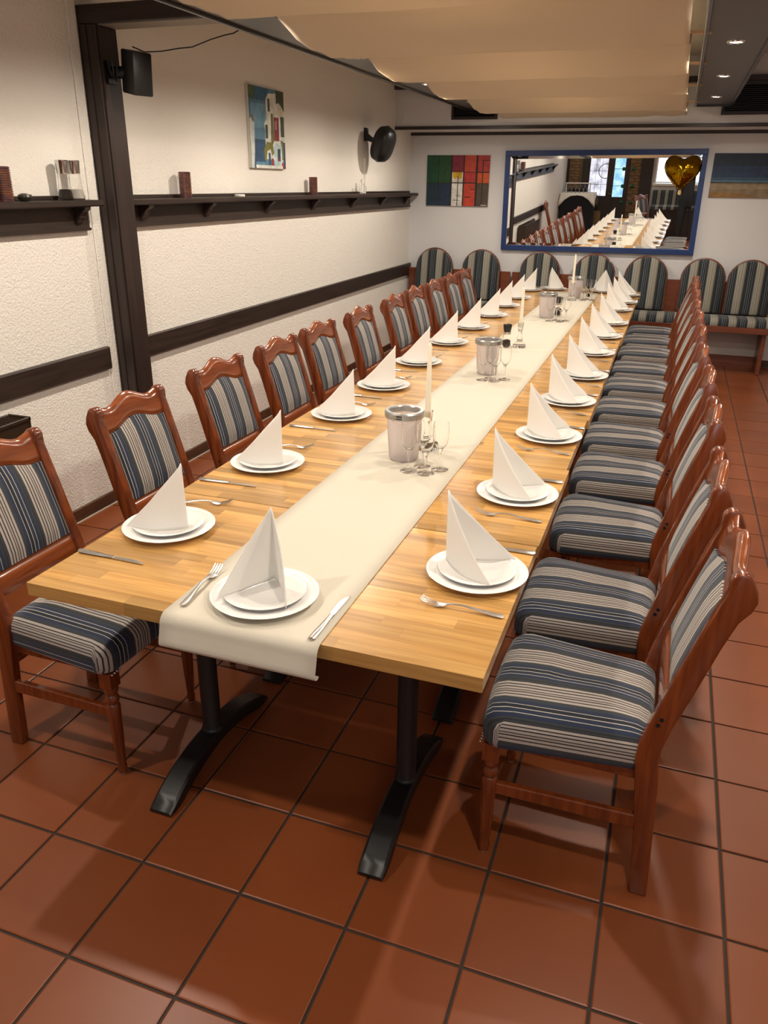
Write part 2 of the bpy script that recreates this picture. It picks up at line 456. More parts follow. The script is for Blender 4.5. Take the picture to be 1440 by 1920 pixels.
# dado rails on the left wall
struct(MB().box(WX, WX+.03, PY1, WY, .765, .887).build('trim_7', 'railwood', bevel=.004))
struct(MB().box(WX, WX+.03, -1.3, PY0-.085, .765, .887).build('trim_8', 'railwood', bevel=.006))

def wall_shelf(y0, y1, brs, label):
    t = thing('wall_shelf', label, 'shelf', (WX, 0, 0), 0, 'dark wall shelves')
    MB().box(.0, .105, y0, y1, 1.602, 1.632).build('board', 'railwood', t, bevel=.006)
    MB().box(.0, .016, y0+.02, y1-.03, 1.632, 1.652).build('back_lip', 'railwood', t, bevel=.002)
    MB().box(.0, .022, y0+.015, y1-.03, 1.486, 1.602).build('back_board', 'railwood', t, bevel=.004)
    MB().box(.022, .03, y0+.015, y1-.03, 1.486, 1.500).build('moulding', 'railwood', t, bevel=.002)
    prof = [(.022, 1.602), (.095, 1.602), (.092, 1.588), (.075, 1.578), (.058, 1.560), (.055, 1.548), (.042, 1.536), (.036, 1.522), (.022, 1.520)]
    me = MB().prism(prof, -.022, .022, 'xz').mesh('bracket', 'railwood', bevel=.002)
    for y in brs:
        b = link('bracket', me, t); b.location = (0, y, 0)
    return t
wall_shelf(PY1, 7.90, [2.95, 3.62, 4.44, 5.24, 6.10, 6.89, 7.67], 'long dark wooden wall shelf on brackets between post and back corner')
wall_shelf(-1.75, PY0-.085, [-1.6, -.8, 0, .8, 1.6, 2.42], 'dark wooden wall shelf on brackets at the left edge above the radiator')

# ------------------------------------------------------------------ soffit beams, spots, canopy
def spot(x, y, z, label):
    t = thing('recessed_spotlight', label, 'spotlight', (x, y, z), 0, 'spotlights in the soffit beams')
    MB().lathe([(.034, .004), (.046, .004), (.048, .0), (.046, -.006), (.037, -.006), (.034, -.001)], 20, closed=True).build('ring', 'chrome', t, smooth=True)
    MB().lathe([(.0, -.0055), (.018, -.004), (.035, -.001), (.035, .003), (0, .003)], 16).build('lens', 'lamp', t, smooth=True)
    l = bpy.data.lights.new('spot_lamp', 'SPOT'); l.energy = SPOT_W; l.color = (1, .90, .77); l.spot_size = math.radians(172); l.spot_blend = .7
    l.shadow_soft_size = .03
    lo = bpy.data.objects.new('spot_lamp', l); COL.objects.link(lo); lo.parent = t; lo.location = (0, 0, -.028)
SY = [-.18, 1.17, 2.52, 3.87, 5.25, 6.60]
for side, (x0, x1, sx, lab) in enumerate([(-.665, -.345, -.45, 'left'), (1.425, 1.745, 1.585, 'right')]):
    t = thing('soffit_beam', 'long grey boxed soffit beam with spotlights on the %s of the canopy' % ('wall side' if side == 0 else 'right side'), 'beam', (0, 0, 2.40), 0, 'soffit beams')
    ys, ye = -1.2, BHY-.06
    MB().box(x0+.02, x1-.02, ys, ye, .004, .0105).build('underside', 'soffit', t)
    for a in (x0, x1-.022):
        MB().box(a, a+.022, ys, ye, -.012, .0135).build('edge_lip', 'lip', t, bevel=.006, seg=2, smooth=True)
    MB().box(x0+.02, x1-.02, ye-.02, ye, -.012, .004).build('end_lip', 'lip', t)
    MB().box(x0+.04, x0+.06, ys, PY0-.01, .0105, .30).box(x1-.06, x1-.04, ys, PY0-.01, .0105, .30).build('side_board', 'lip', t)
    MB().box(x0+.04, x0+.06, PY1+.01, ye, .0105, .30).box(x1-.06, x1-.04, PY1+.01, ye, .0105, .30).build('side_board', 'lip', t)
    for k, y in enumerate(SY):
        spot(sx, y, 2.404, '%s spotlight counted from the near end in the %s soffit beam' % (['first', 'second', 'third', 'fourth', 'fifth', 'last'][k], lab))

NY = [-.75, .33, 1.40, 2.47, 3.54, 4.59, 5.73, 6.98]
CXL, CXR, ZN = -.30, 1.375, 2.392
t = thing('fabric_canopy', 'cream fabric canopy hanging in swags under the ceiling', 'canopy', (0, 0, 0))
def swag(u, dip): return -dip*(1-abs(2*u-1)**2.3)
pts = []
for a, b in zip(NY[:-1], NY[1:]):
    for q in range(14): pts.append((a+(b-a)*q/14, ZN+swag(q/14, .088+.012*random.random())))
for q in range(9): pts.append((6.98+.32*q/8, ZN-.075*math.sin(q/8*PI*.55)))
mb = MB(); nx = 60; k = 0
for y, z in pts:
    for q in range(nx+1):
        fx = q/nx; x = CXL+(CXR-CXL)*fx
        wob = .006*math.sin(9*fx+y*2.1)*math.sin(y*5)*fx + .010*math.sin(38*fx+3*y+2*math.sin(5*y))*max(0, fx-.45)
        mb.v.append((x, y+.004*math.sin(17*fx+y), z+wob))
for i in range(len(pts)-1):
    for q in range(nx):
        a = i*(nx+1)+q; mb.f.append((a, a+nx+1, a+nx+2, a+1))
fab = mb.build('fabric', 'canopy', t, smooth=True, angle=80)
md = fab.modifiers.new('thick', 'SOLIDIFY'); md.thickness = .002
for y in NY[1:]:
    MB().box(-.385, 1.46, y-.012, y+.012, ZN+.004, ZN+.018).build('cross_rod', 'rod', t)

def ceil_lamp(x, y, lx, ly, e, label, col=(1, .86, .68), group='ceiling panel lamps'):
    t = thing('ceiling_lamp', label, 'lamp', (x, y, CEIL), 0, group)
    MB().box(-lx/2-.02, lx/2+.02, -ly/2-.02, ly/2+.02, -.04, 0).build('housing', 'white', t, bevel=.004)
    MB().box(-lx/2, lx/2, -ly/2, ly/2, -.046, -.04).build('diffuser', 'panel', t)
    l = bpy.data.lights.new('panel_lamp', 'AREA'); l.shape = 'RECTANGLE'; l.size = lx; l.size_y = ly; l.energy = e; l.color = col
    lo = bpy.data.objects.new('panel_lamp', l); COL.objects.link(lo); lo.parent = t; lo.location = (0, 0, -.05)
for k, y in enumerate((.9, 2.15, 4.1, 5.9)):
    ceil_lamp(.52, y, .12, 1.0, COVE_W, 'strip lamp on the ceiling above the canopy, %s from the near end' % ORD[k])
for k, (x, y) in enumerate([(-.9, -2.6), (2.6, -1.9), (2.9, 1.6), (2.9, 4.6)]):
    ceil_lamp(x, y, .35, .35, REAR_W, ['square ceiling lamp behind the camera near the door', 'square ceiling lamp behind the camera near the window', 'square ceiling lamp right of the near chairs', 'square ceiling lamp right of the far chairs'][k], group='square ceiling lamps')

# ================================================================== tables
TZ, TX0, TX1, TY0, TD = .759, -.028, 1.185, .392, .70
def foot_mesh():
    # arched cast foot along y, profile in yz
    L_ = .305; n = 26; top = []; bot = []
    for i in range(n+1):
        s = -1+2*i/n; y = s*L_; a = 1-abs(s)
        top.append((y, .016+.080*(1-abs(s)**2.3)))
        bot.append((y, .006+.048*max(0, 1-(abs(s)/.8)**2)))
    rings = []
    for (y, zt), (_, zb) in zip(top, bot):
        s = abs(y)/L_; hw = .0385-.006*(1-s)-(.003 if s > .98 else 0)
        rings.append([(-hw, y, zb), (hw, y, zb), (hw, y, zt-.006), (hw*.8, y, zt), (-hw*.8, y, zt), (-hw, y, zt-.006)])
    return MB().rings(rings).mesh('foot', 'iron', smooth=True, angle=35)
FOOT = foot_mesh()
COLM = MB().lathe([(.034, .080), (.034, .098), (.031, .102), (.0295, .105), (.0295, .70), (.034, .704)], 24).mesh('column', 'iron', smooth=True)
PLATE = MB().box(-.07, .07, -.2, .2, .704, .718).mesh('mounting_plate', 'iron', bevel=.003)
GLIDE = MB().lathe([(.014, 0), (.014, .008)], 12).mesh('glide', 'black')
for k in range(10):
    y0 = TY0+k*.7; off = [0, .004, -.006, .003, 0, -.004, .005, 0, -.003, .002][k]
    if k == 0: y0 += 0
    t = thing('dining_table', 'oak block table section %s' % ('at the near end with an overhanging runner' if k == 0 else ('at the far end by the bench' if k == 9 else '%s from the near end, between its neighbours' % ORD[k])), 'table', (off, y0, 0), 0, 'table sections pushed together in one row')
    nr = 16; sw = (TD-.0035)/nr; joined = MB(); jr = []
    top = None
    if k >= 3:
        pass
    staves = []
    for r in range(nr):
        x = TX0; first = True
        while x < TX1-.001:
            ln = random.uniform(.22, .48)
            if first: ln *= random.uniform(.3, 1); first = False
            xe = min(x+ln, TX1)
            if TX1-xe < .09: xe = TX1
            staves.append((x, xe, r*sw+.0015, (r+1)*sw+.0015, random.random())); x = xe
    if k < 3:
        top = MB().box(TX0+.004, TX1-.004, .005, TD-.006, TZ-.040, TZ-.036).build('tabletop', 'oak', t)
        fattr(top.data, 'rnd', [.4]*len(top.data.vertices))
        for (a, b, c, d, rn) in staves:
            g = .00018
            me = MB().box(a+g, b-g, c+g, d-g, TZ-.0365, TZ).mesh('stave', 'oak')
            fattr(me, 'rnd', [rn]*len(me.vertices)); link('stave', me, top)
    else:
        mb = MB(); vals = []
        for (a, b, c, d, rn) in staves:
            g = .00018; mb.box(a+g, b-g, c+g, d-g, TZ-.040, TZ); vals += [rn]*8
        me = bpy.data.meshes.new('tabletop'); me.from_pydata(mb.v, [], mb.f); me.materials.append(M['oak'])
        fattr(me, 'rnd', vals); link('tabletop', me, t)
    for x in (.245, .905):
        c = link('column', COLM, t); c.location = (x, .375, 0)
        f = link('foot', FOOT, c); f.location = (0, 0, 0)
        p = link('mounting_plate', PLATE, c)
        for s in (-1, 1):
            g = link('glide', GLIDE, t); g.location = (x, .375+s*.275, 0)

# runner with a curled drop at the near end
RX0, RX1 = .391, .807
path = [(7.05, TZ+.0012)]
for q in range(31): path.append((7.05-(7.05-.42)*(q+1)/31, TZ+.0012))
for a in range(0, 8): path.append((.40-.028*math.sin(a/7*PI/2), TZ+.0012-.028*(1-math.cos(a/7*PI/2))))
for q in range(1, 5): path.append((.372-.003*q, TZ-.027-.0105*q))
for a in range(1, 6): path.append((.360+.012*(1-math.cos(a/5*PI*.75)), TZ-.069-.013*math.sin(a/5*PI*.75)))
mb = MB()
for i, (y, z) in enumerate(path):
    for q in range(9):
        fx = q/8; mb.v.append((RX0+(RX1-RX0)*fx, y, z+(.0006*abs(math.sin(fx*7+y*9)))*(1 if y > .42 else 0)))
for i in range(len(path)-1):
    for q in range(8): a = i*9+q; mb.f.append((a, a+9, a+10, a+1))
rn = mb.build('table_runner', 'runner', smooth=True, angle=80)
md = rn.modifiers.new('thick', 'SOLIDIFY'); md.thickness = .0012; md.offset = 1
tag(rn, 'long cream paper table runner along the middle of the tables', 'runner')
RZ = TZ+.003

# ================================================================== chairs
def chair_proto():
    t = thing('dining_chair', 'blue striped dining chair with reddish wood frame', 'chair')
    # seat cushion: rings of a rounded trapezoid
    def outline(ins):
        hwf, hwr, yf, yr = .232-ins, .192-ins, .228-ins, -.188+ins; r = max(.045-ins*.3, .012); out = []
        cs = [(hwf-r, yf-r, 0), (-hwf+r, yf-r, PI/2), (-hwr+r, yr+r, PI), (hwr-r, yr+r, 1.5*PI)]
        P_ = []
        for cx, cy, a0 in cs: P_ += [(cx+r*math.cos(a0+PI/2*i/5), cy+r*math.sin(a0+PI/2*i/5)) for i in range(6)]
        # subdivide straight runs
        n = len(P_)
        for i in range(n):
            p, q = P_[i], P_[(i+1) % n]; d = math.dist(p, q); m_ = max(1, int(d/.05)) if d > .08 else 1
            for s in range(m_): out.append((p[0]+(q[0]-p[0])*s/m_, p[1]+(q[1]-p[1])*s/m_))
        return [(x, y + (.012*(1-(x/.23)**2) if y > .15 else 0)) for x, y in out]
    o0 = outline(0); n = len(o0); rings = []; us = []
    lv = [(.012, .383, 1), (.003, .390, 1), (0, .405, 1), (0, .444, 1), (.005, .461, .9), (.018, .476, .5), (.045, .487, .2), (.10, .494, .05), (.15, .497, 0)]
    for ins, z, wgt in lv:
        pts_ = []
        for (x, y) in o0:
            sc = 1-ins/.23; pts_.append((x*sc, (y-.02)*sc+.02, z))
            hwy = .192+.040*max(0, min(1, (y+.188)/.416)); ax = abs(x)/hwy
            side = max(0, min(1, (ax-.80)/.15)) if y < .19 else 0
            us.append(x*sc*.215/hwy+math.copysign(1, x)*side*(max(0, .478-z)))
        rings.append(pts_)
    mb = MB().rings(rings); me = mb.mesh('seat', 'stripe', smooth=True, angle=70); fattr(me, 'u', us); link('seat', me, t)
    MB().box(-.18, .18, -.17, .19, .352, .386).build('seat_frame', 'chair', t, bevel=.004)
    # front turned legs
    prof = [(.012, .006), (.0135, .012), (.015, .03), (.0125, .04), (.014, .05), (.0175, .12), (.0205, .22), (.0215, .262), (.017, .270), (.0215, .279), (.0225, .288), (.018, .298), (.016, .303), (.021, .311), (.0225, .320), (.019, .330)]
    leg = MB().lathe(prof, 18).box(-.021, .021, -.021, .021, .330, .384).mesh('leg', 'chair', smooth=True, angle=35)
    gl = MB().lathe([(.0, 0), (.009, 0), (.011, .003), (.010, .007), (0, .007)], 12).mesh('glide', 'steel', smooth=True)
    for s in (-1, 1):
        l = link('leg', leg, t); l.location = (s*.196, .203, 0); link('glide', gl, l)
    nm = MB()
    for s in (-1, 1):
        for q in range(4):
            nm.lathe([(.0035, -.002), (.003, .0015), (0, .0028)], 6, (s*.196-.017+.0115*q, .232+.0, .386), 'y')
    nm.build('nail_row', 'steel', t)
    # rear posts with scroll tops
    post = [(-.236, 0), (-.190, 0), (-.176, .20), (-.158, .36), (-.150, .43), (-.152, .475), (-.168, .54), (-.198, .65), (-.236, .78), (-.268, .885), (-.278, .915), (-.279, .935)]
    post += [(p, q) for p, q in arc((-.304, .944), .026, .15, PI*.95, 7)]
    post += [(-.338, .930), (-.342, .905), (-.334, .880), (-.313, .850), (-.290, .78), (-.254, .65), (-.222, .54), (-.207, .475), (-.206, .43), (-.214, .36), (-.224, .20)]
    pm = MB().prism(post, -.0165, .0165).mesh('back_post', 'chair', smooth=True, bevel=.005, seg=2, angle=50)
    dw = MB().lathe([(.0055, 0), (.0055, .0012)], 10, axis='x').mesh('dowel_plug', 'black')
    for s in (-1, 1):
        p = link('back_post', pm, t); p.location = (s*.187, 0, 0)
        for (dy, dz) in ((-.188, .545), (-.194, .562)):
            d = link('dowel_plug', dw, p); d.location = (s*.0163 if s > 0 else -.0175, dy, dz)
    # crest rail: serpentine top, arched bottom, follows the rake
    def yz(z): # centre line of back at height z
        ks = [(.43, -.178), (.54, -.195), (.65, -.226), (.78, -.263), (.90, -.298), (1.02, -.328)]
        for (a, b), (c, d) in zip(ks[:-1], ks[1:]):
            if z <= c: return b+(d-b)*(z-a)/(c-a)
        return ks[-1][1]
    def sheet(name, mt, bot, top, hw, th, parent, bulge=0, nx=20, nz=8, zrough=0):
        mb = MB(); us = []; rr = []
        for side in (1, -1):
            for i in range(nx+1):
                x = -hw+2*hw*i/nx
                for j in range(nz+1):
                    z = bot(x)+(top(x)-bot(x))*j/nz
                    ex = max(0, 1-(abs(x)/hw)**4); ez = max(0, 1-abs(2*j/nz-1)**4)
                    ed = (min(1, 3*(1-abs(2*j/nz-1)))+.25)/1.25 if zrough else 1
                    d = side*(th/2*ed+bulge*ex*ez)
                    mb.v.append((x, yz(z)+d, z)); us.append(x)
        k1 = (nx+1)*(nz+1)
        for i in range(nx):
            for j in range(nz):
                a = i*(nz+1)+j; mb.f.append((a, a+1, a+nz+2, a+nz+1)); mb.f.append((k1+a, k1+a+nz+1, k1+a+nz+2, k1+a+1))
        for i in range(nx):
            a = i*(nz+1); b = (i+1)*(nz+1); mb.f.append((a, b, k1+b, k1+a)); mb.f.append((a+nz, k1+a+nz, k1+b+nz, b+nz))
        for j in range(nz):
            mb.f.append((j, k1+j, k1+j+1, j+1)); e = nx*(nz+1)+j; mb.f.append((e, e+1, k1+e+1, k1+e))
        me = mb.mesh(name, mt, smooth=True, angle=60); fattr(me, 'u', us); return link(name, me, parent)
    hw = .1715
    ctop = lambda x: .950+.035*(math.cos(min(1, abs(x)/.125)*PI)*.5+.5)+(.012*max(0, (abs(x)-.125)/.046))
    cbot = lambda x: .858+.032*(math.cos(min(1, abs(x)/.15)*PI)*.5+.5)
    sheet('crest_rail', 'chairx', cbot, ctop, hw, .030, t, zrough=1)
    sheet('back_cushion', 'stripe', lambda x: .612, lambda x: cbot(x)+.004, hw, .026, t, bulge=.014)
    sheet('lower_rail', 'chairx', lambda x: .535, lambda x: .613, hw, .028, t, zrough=1, nz=4)
    for s in (-1, 1):
        k = MB()
        y0, y1 = .192, -.176
        k.prism([(y0, .212), (y0, .248), (y1, .256), (y1, .212)], s*.190-.010, s*.190+.010).build('stretcher', 'chair', t, bevel=.003)
    MB().box(-.172, .172, -.196, -.178, .30, .345).build('stretcher', 'chairx', t, bevel=.003)
    return t
CH0 = chair_proto()
LCY = [.77, 1.42, 2.09, 2.68, 3.22, 3.87, 4.55, 5.09, 5.60, 6.13, 6.62]
RCY = [.862, 1.41, 2.09, 2.72, 3.30, 3.93, 4.55, 5.12, 5.78, 6.34, 6.89]
first = True
for i in range(11):
    lab = 'blue striped chair with reddish wood frame, wall side, '+nth(i)
    loc, rz = (-.150+random.uniform(-.012, .012), LCY[i], 0), -PI/2+random.uniform(-.03, .03)
    if i == 0: loc, rz = (-.172, LCY[0], 0), -PI/2
    if first: CH0.location = loc; CH0.rotation_euler = (0, 0, rz); tag(CH0, lab, 'chair', 'chairs along the wall side'); first = False
    else: dup(CH0, loc, rz, lab, 'chairs along the wall side')
for i in range(11):
    lab = 'blue striped chair with reddish wood frame, right side, '+nth(i)
    loc, rz = ((1.374 if i == 0 else 1.356)+random.uniform(-.01, .01)*(i > 0), RCY[i], 0), PI/2+random.uniform(-.025, .025)*(i > 0)
    dup(CH0, loc, rz, lab, 'chairs along the right side')
dup(CH0, (.62, -2.75, 0), -.9, 'striped dining chair seen in the mirror in front of the window', 'spare chairs')
dup(CH0, (-1.02, -.55, 0), -PI/2-.15, 'striped dining chair against the wall by the radiator, seen in the mirror', 'spare chairs')

# ================================================================== place settings
PL = MB().lathe([(0, .0035), (.072, .0035), (.076, 0), (.082, .0), (.085, .004), (.110, .011), (.135, .0165), (.1365, .0185), (.134, .0195), (.110, .0155), (.090, .0095), (.082, .0075), (0, .0075)], 48).mesh('dinner_plate', 'china', smooth=True, angle=50)
PS = MB().lathe([(0, .003), (.052, .003), (.055, 0), (.060, 0), (.063, .004), (.085, .011), (.1035, .0155), (.105, .0175), (.103, .0185), (.085, .0145), (.068, .0085), (.060, .0065), (0, .0065)], 44).mesh('side_plate', 'china', smooth=True, angle=50)
def napkin_mesh(spread, bow, lean, y0=.075, ln=.158):
    nu, nv, h = 40, 14, .205
    def B(s):
        a = abs(s); sg = 1 if s >= 0 else -1
        rr = math.sqrt(s*s+.03*.03)-.03
        x = spread*s+sg*bow*math.sin(PI*min(1, a))*1.0
        y = y0-ln*rr
        return x, y
    def fn(u, v):
        s = -1+2*u; x, y = B(s); z = v*h*(1-abs(s))
        k = z/h; x *= 1-.12*k; y += lean*k
        rr = math.hypot(x, y-.005); zb = .0072+.0125*max(0, min(1, (rr-.060)/.046))   # rests on the plate's rim
        return (x, y, zb*(1-.3*k)+z)
    mb = MB().grid(fn, nu, nv)
    return mb.mesh('napkin', 'napkin', smooth=True, angle=70)
NAPS = [napkin_mesh(.088, .012, -.004), napkin_mesh(.078, .015, .0), napkin_mesh(.095, .010, -.008)]
NAPR = [napkin_mesh(.088, .012, .002, .098, .172), napkin_mesh(.082, .014, .004, .094, .168), napkin_mesh(.092, .010, .0, .097, .170)]
def sweep(pts_, th):
    """flat bar: (y, z, halfwidth)"""
    r = []
    for y, z, w_ in pts_: r.append([(-w_, y, z), (-w_*.6, y, z-th*.5), (w_*.6, y, z-th*.5), (w_, y, z), (w_*.6, y, z+th*.5), (-w_*.6, y, z+th*.5)])
    return r
FH = MB().rings(sweep([(-.105, .0035, .006), (-.100, .0035, .0095), (-.08, .004, .0095), (-.04, .008, .0065), (0, .013, .0042), (.028, .011, .0038), (.040, .008, .006)], .0032)).mesh('handle', 'steel', smooth=True, angle=50)
fm = MB().rings(sweep([(.038, .008, .0055), (.046, .006, .0105), (.058, .0035, .0125), (.066, .0035, .0125)], .002))
for q in range(4):
    x = -.0105+.007*q
    fm.rings([[(x-.0014, y, z-.001), (x+.0014, y, z-.001), (x+.0014, y, z+.001), (x-.0014, y, z+.001)] for y, z in ((.065, .0036), (.080, .006), (.093, .0105), (.104, .016))])
FM = fm.mesh('tines', 'steel', smooth=True, angle=50)
KH = MB().rings(sweep([(-.112, .004, .006), (-.107, .004, .0095), (-.08, .004, .0092), (-.03, .004, .0072), (-.002, .004, .0058), (.004, .004, .007)], .0075)).mesh('handle', 'steel', smooth=True, angle=60)
kb = []
for y, a, b in ((.003, -.006, .0055), (.012, -.009, .0055), (.05, -.0105, .0055), (.08, -.009, .0055), (.098, -.003, .0055), (.108, .004, .0056)):
    kb.append([(a, y, .0025), (b, y, .0018), (b, y, .0038), (a, y, .003)])
KB = MB().rings(kb).mesh('blade', 'steel', smooth=True, angle=30)

def cutlery(kind, loc, rz, label):
    t = thing(kind, label, kind.split('_')[-1], loc, rz, 'stainless %ss' % kind.split('_')[-1] if kind != 'knife' else 'stainless knives')
    if kind == 'fork': link('handle', FH, t); link('tines', FM, t)
    else: link('handle', KH, t); link('blade', KB, t)
def setting(x, y, face, where, k, z=TZ, fork=(-.18, 0), knife=(.18, 0), nap_rot=0, small=(0, 0), fk_turn=0, kn_turn=0):
    """face = direction the diner looks; local +y = into the table"""
    c, s = math.cos(face), math.sin(face)
    W = lambda p, q: (x+p*c-q*s, y+p*s+q*c)
    o = tag(link('dinner_plate', PL), 'large white dinner plate under a smaller one, '+where, 'plate', 'large dinner plates'); o.location = (x, y, z+.0004)
    px, py = W(*small)
    o = tag(link('side_plate', PS), 'smaller white plate stacked under a napkin, '+where, 'plate', 'small plates'); o.location = (px, py, z+.0082); o.rotation_euler = (0, 0, .1*k)
    o = tag(link('napkin', (NAPR if 1 < face < 2 else NAPS)[k % 3]), 'white napkin folded into a standing pyramid, '+where, 'napkin', 'folded napkins')
    nx_, ny_ = W(small[0], small[1]-.005); o.location = (nx_, ny_, z+.0094); o.rotation_euler = (0, 0, face+nap_rot)
    md = o.modifiers.new('thick', 'SOLIDIFY'); md.thickness = .0025; md.offset = 0
    fx, fy = W(*fork); cutlery('fork', (fx, fy, z+.0012), face+fk_turn, 'steel fork beside the plate, '+where)
    kx, ky = W(*knife); cutlery('knife', (kx, ky, z+.0008), face+kn_turn, 'steel knife beside the plate, '+where)
LSY = [.815, 1.44, 2.145, 2.725, 3.34, 4.0, 4.635, 5.25, 5.835, 6.38, 7.0]
RSY = [.853, 1.465, 2.165, 2.77, 3.355, 4.02, 4.645, 5.24, 5.975, 6.47, 7.0]
for i in range(11):
    where = 'wall side, '+nth(i)
    setting(.126+random.uniform(-.006, .008), LSY[i], -PI/2, where, i, fork=(-.205, -.02), knife=(.225, -.035), nap_rot=-.12+random.uniform(-.08, .08), fk_turn=.33 if i < 2 else random.uniform(0, .25), kn_turn=random.uniform(-.06, .06))
for i in range(11):
    where = 'right side, '+nth(i)
    setting(1.054+random.uniform(-.005, .012), RSY[i], PI/2, where, i, fork=(-.195, -.008), knife=(.178, -.015), nap_rot=-.12+random.uniform(-.1, .1), fk_turn=random.uniform(-.1, .02), kn_turn=random.uniform(-.04, .04))
setting(.592, .537, 0, 'on the runner at the near head', 0, RZ, fork=(-.178, -.008), knife=(.193, -.028), nap_rot=.10, fk_turn=.09, kn_turn=-.02)
setting(.345, 7.19, PI, 'far end, left one', 1, fork=(-.175, 0), knife=(.17, 0), nap_rot=-.25)
setting(.836, 7.20, PI, 'far end, right one', 2, fork=(-.165, 0), knife=(.17, 0), nap_rot=.1)

# ================================================================== things on the runner
def cooler(loc, rz, label):
    t = thing('wine_cooler', label, 'wine cooler', loc, rz, 'frosted wine coolers')
    MB().lathe([(0, .002), (.052, .002), (.056, .006), (.0665, .168), (.063, .168), (.0525, .010), (0, .008)], 40).build('body', 'frost', t, smooth=True, angle=50)
    MB().lathe([(.0625, .166), (.0735, .166), (.0745, .170), (.0745, .186), (.071, .191), (.060, .191), (.057, .187), (.057, .170)], 40, closed=True).build('rim', 'silver', t, smooth=True, angle=30)
    lab = MB(); n = 5
    for i in range(n+1):
        a = -PI/2-.30+.30*i/n
        for z in (.1705, .1845): lab.v.append((.0750*math.cos(a), .0750*math.sin(a), z))
    for i in range(n): lab.f.append((2*i, 2*i+2, 2*i+3, 2*i+1))
    lo = lab.build('label_plate', 'labelblack', t)
    md = lo.modifiers.new('thick', 'SOLIDIFY'); md.thickness = .0006
    tx = MB()
    for q in range(6):       # row of small raised letter strokes, too small to read in the photo
        a = -PI/2-.27+.047*q; h = [.008, .005, .005, .005, .007, .005][q]
        p = Vector((.0757*math.cos(a), .0757*math.sin(a), .1745)); d = Vector((-math.sin(a), math.cos(a), 0))*.0010
        k = len(tx.v); tx.v += [tuple(p-d), tuple(p+d), tuple(p+d+Vector((0, 0, h))), tuple(p-d+Vector((0, 0, h)))]; tx.f.append((k, k+1, k+2, k+3))
    tx.build('lettering', 'labeltext', lo)
    return t
for (x, y, rz, l) in [(.578, 1.690, .18, 'frosted wine cooler with grey rim nearest to the camera, black label on its rim'), (.556, 3.225, 1.2, 'frosted wine cooler with grey rim beside the first pepper mill'), (.560, 5.345, .9, 'frosted wine cooler with grey rim in front of the second pepper mill'), (.622, 6.63, .5, 'frosted wine cooler with grey rim farthest away, behind the last candle')]:
    cooler((x, y, RZ), rz, l)

GB = MB().lathe([(0, .080), (.012, .083), (.024, .100), (.0295, .125), (.0300, .150), (.0275, .180), (.0268, .180), (.0292, .150), (.0287, .126), (.0232, .102), (.011, .0855), (0, .084)], 24).mesh('bowl', 'glass', smooth=True, angle=60)
GS = MB().lathe([(.0040, .008), (.0036, .02), (.0036, .055), (.0055, .068), (.0095, .078), (.0115, .0828)], 14).mesh('stem', 'glass', smooth=True, angle=60)
GF = MB().lathe([(0, .0003), (.030, .0003), (.0315, .0015), (.030, .0028), (.012, .0055), (.005, .010), (0, .011)], 24).mesh('foot', 'glass', smooth=True, angle=60)
def glass(x, y, z, label, group='sparkling wine glasses on the runner'):
    t = thing('wine_glass', label, 'glass', (x, y, z), random.uniform(0, 6), group)
    link('bowl', GB, t); link('stem', GS, t); link('foot', GF, t)
for cl, (spots_, nm) in enumerate([([(.640, 1.560), (.672, 1.625), (.706, 1.556), (.742, 1.616)], 'nearest wine cooler'), ([(.568, 3.06), (.600, 3.115), (.634, 3.058), (.676, 3.118)], 'second wine cooler'), ([(.606, 5.19), (.650, 5.24), (.690, 5.175), (.722, 5.245)], 'third wine cooler'), ([(.715, 6.50), (.742, 6.585), (.790, 6.53)], 'farthest wine cooler')]):
    for q, (x, y) in enumerate(spots_):
        glass(x, y, RZ, 'slim clear sparkling wine glass by the %s, %s from the left' % (nm, ['first', 'second', 'third', 'fourth'][q]))
def candle(x, y, label, lab2, hh=.155, ch=.255, tilt=0):
    t = thing('candle_holder', label, 'candle holder', (x, y, RZ), 0, 'crystal candle holders')
    P_ = [(0, 0), (.040, 0), (.043, .004), (.042, .016), (.036, .024), (.022, .034), (.015, .044), (.020, .052), (.015, .062), (.0115, .085), (.0135, .105), (.018, .118), (.0165, .124), (.0195, .135), (.021, .155), (.0135, .155), (.0125, .132), (0, .130)]
    MB().lathe([(r, h*hh/.155) for r, h in P_], 16).build('stem', 'glass', t, smooth=True, angle=25)
    c = thing('candle', lab2, 'candle', (x, y, RZ+.1315*hh/.155), 0, 'tall cream candles'); c.rotation_euler = (tilt, tilt*.5, 0)
    MB().lathe([(0, 0), (.0118, 0), (.0112, .06), (.0075, ch-.012), (.005, ch-.004), (.0015, ch)], 18).build('wax', 'wax', c, smooth=True, angle=50)
    MB().lathe([(.0008, ch-.002), (.0006, ch+.008)], 6).build('wick', 'wick', c)
candle(.628, 1.83, 'crystal candle holder behind the nearest wine cooler', 'tall cream candle rising behind the nearest wine cooler', ch=.285, tilt=-.01)
candle(.582, 4.06, 'crystal candle holder right of the first pepper mill', 'tall cream candle beside the first pepper mill', ch=.245, tilt=.02)
candle(.618, 6.45, 'crystal candle holder in front of the farthest wine cooler', 'tall cream candle in front of the farthest wine cooler', ch=.27)
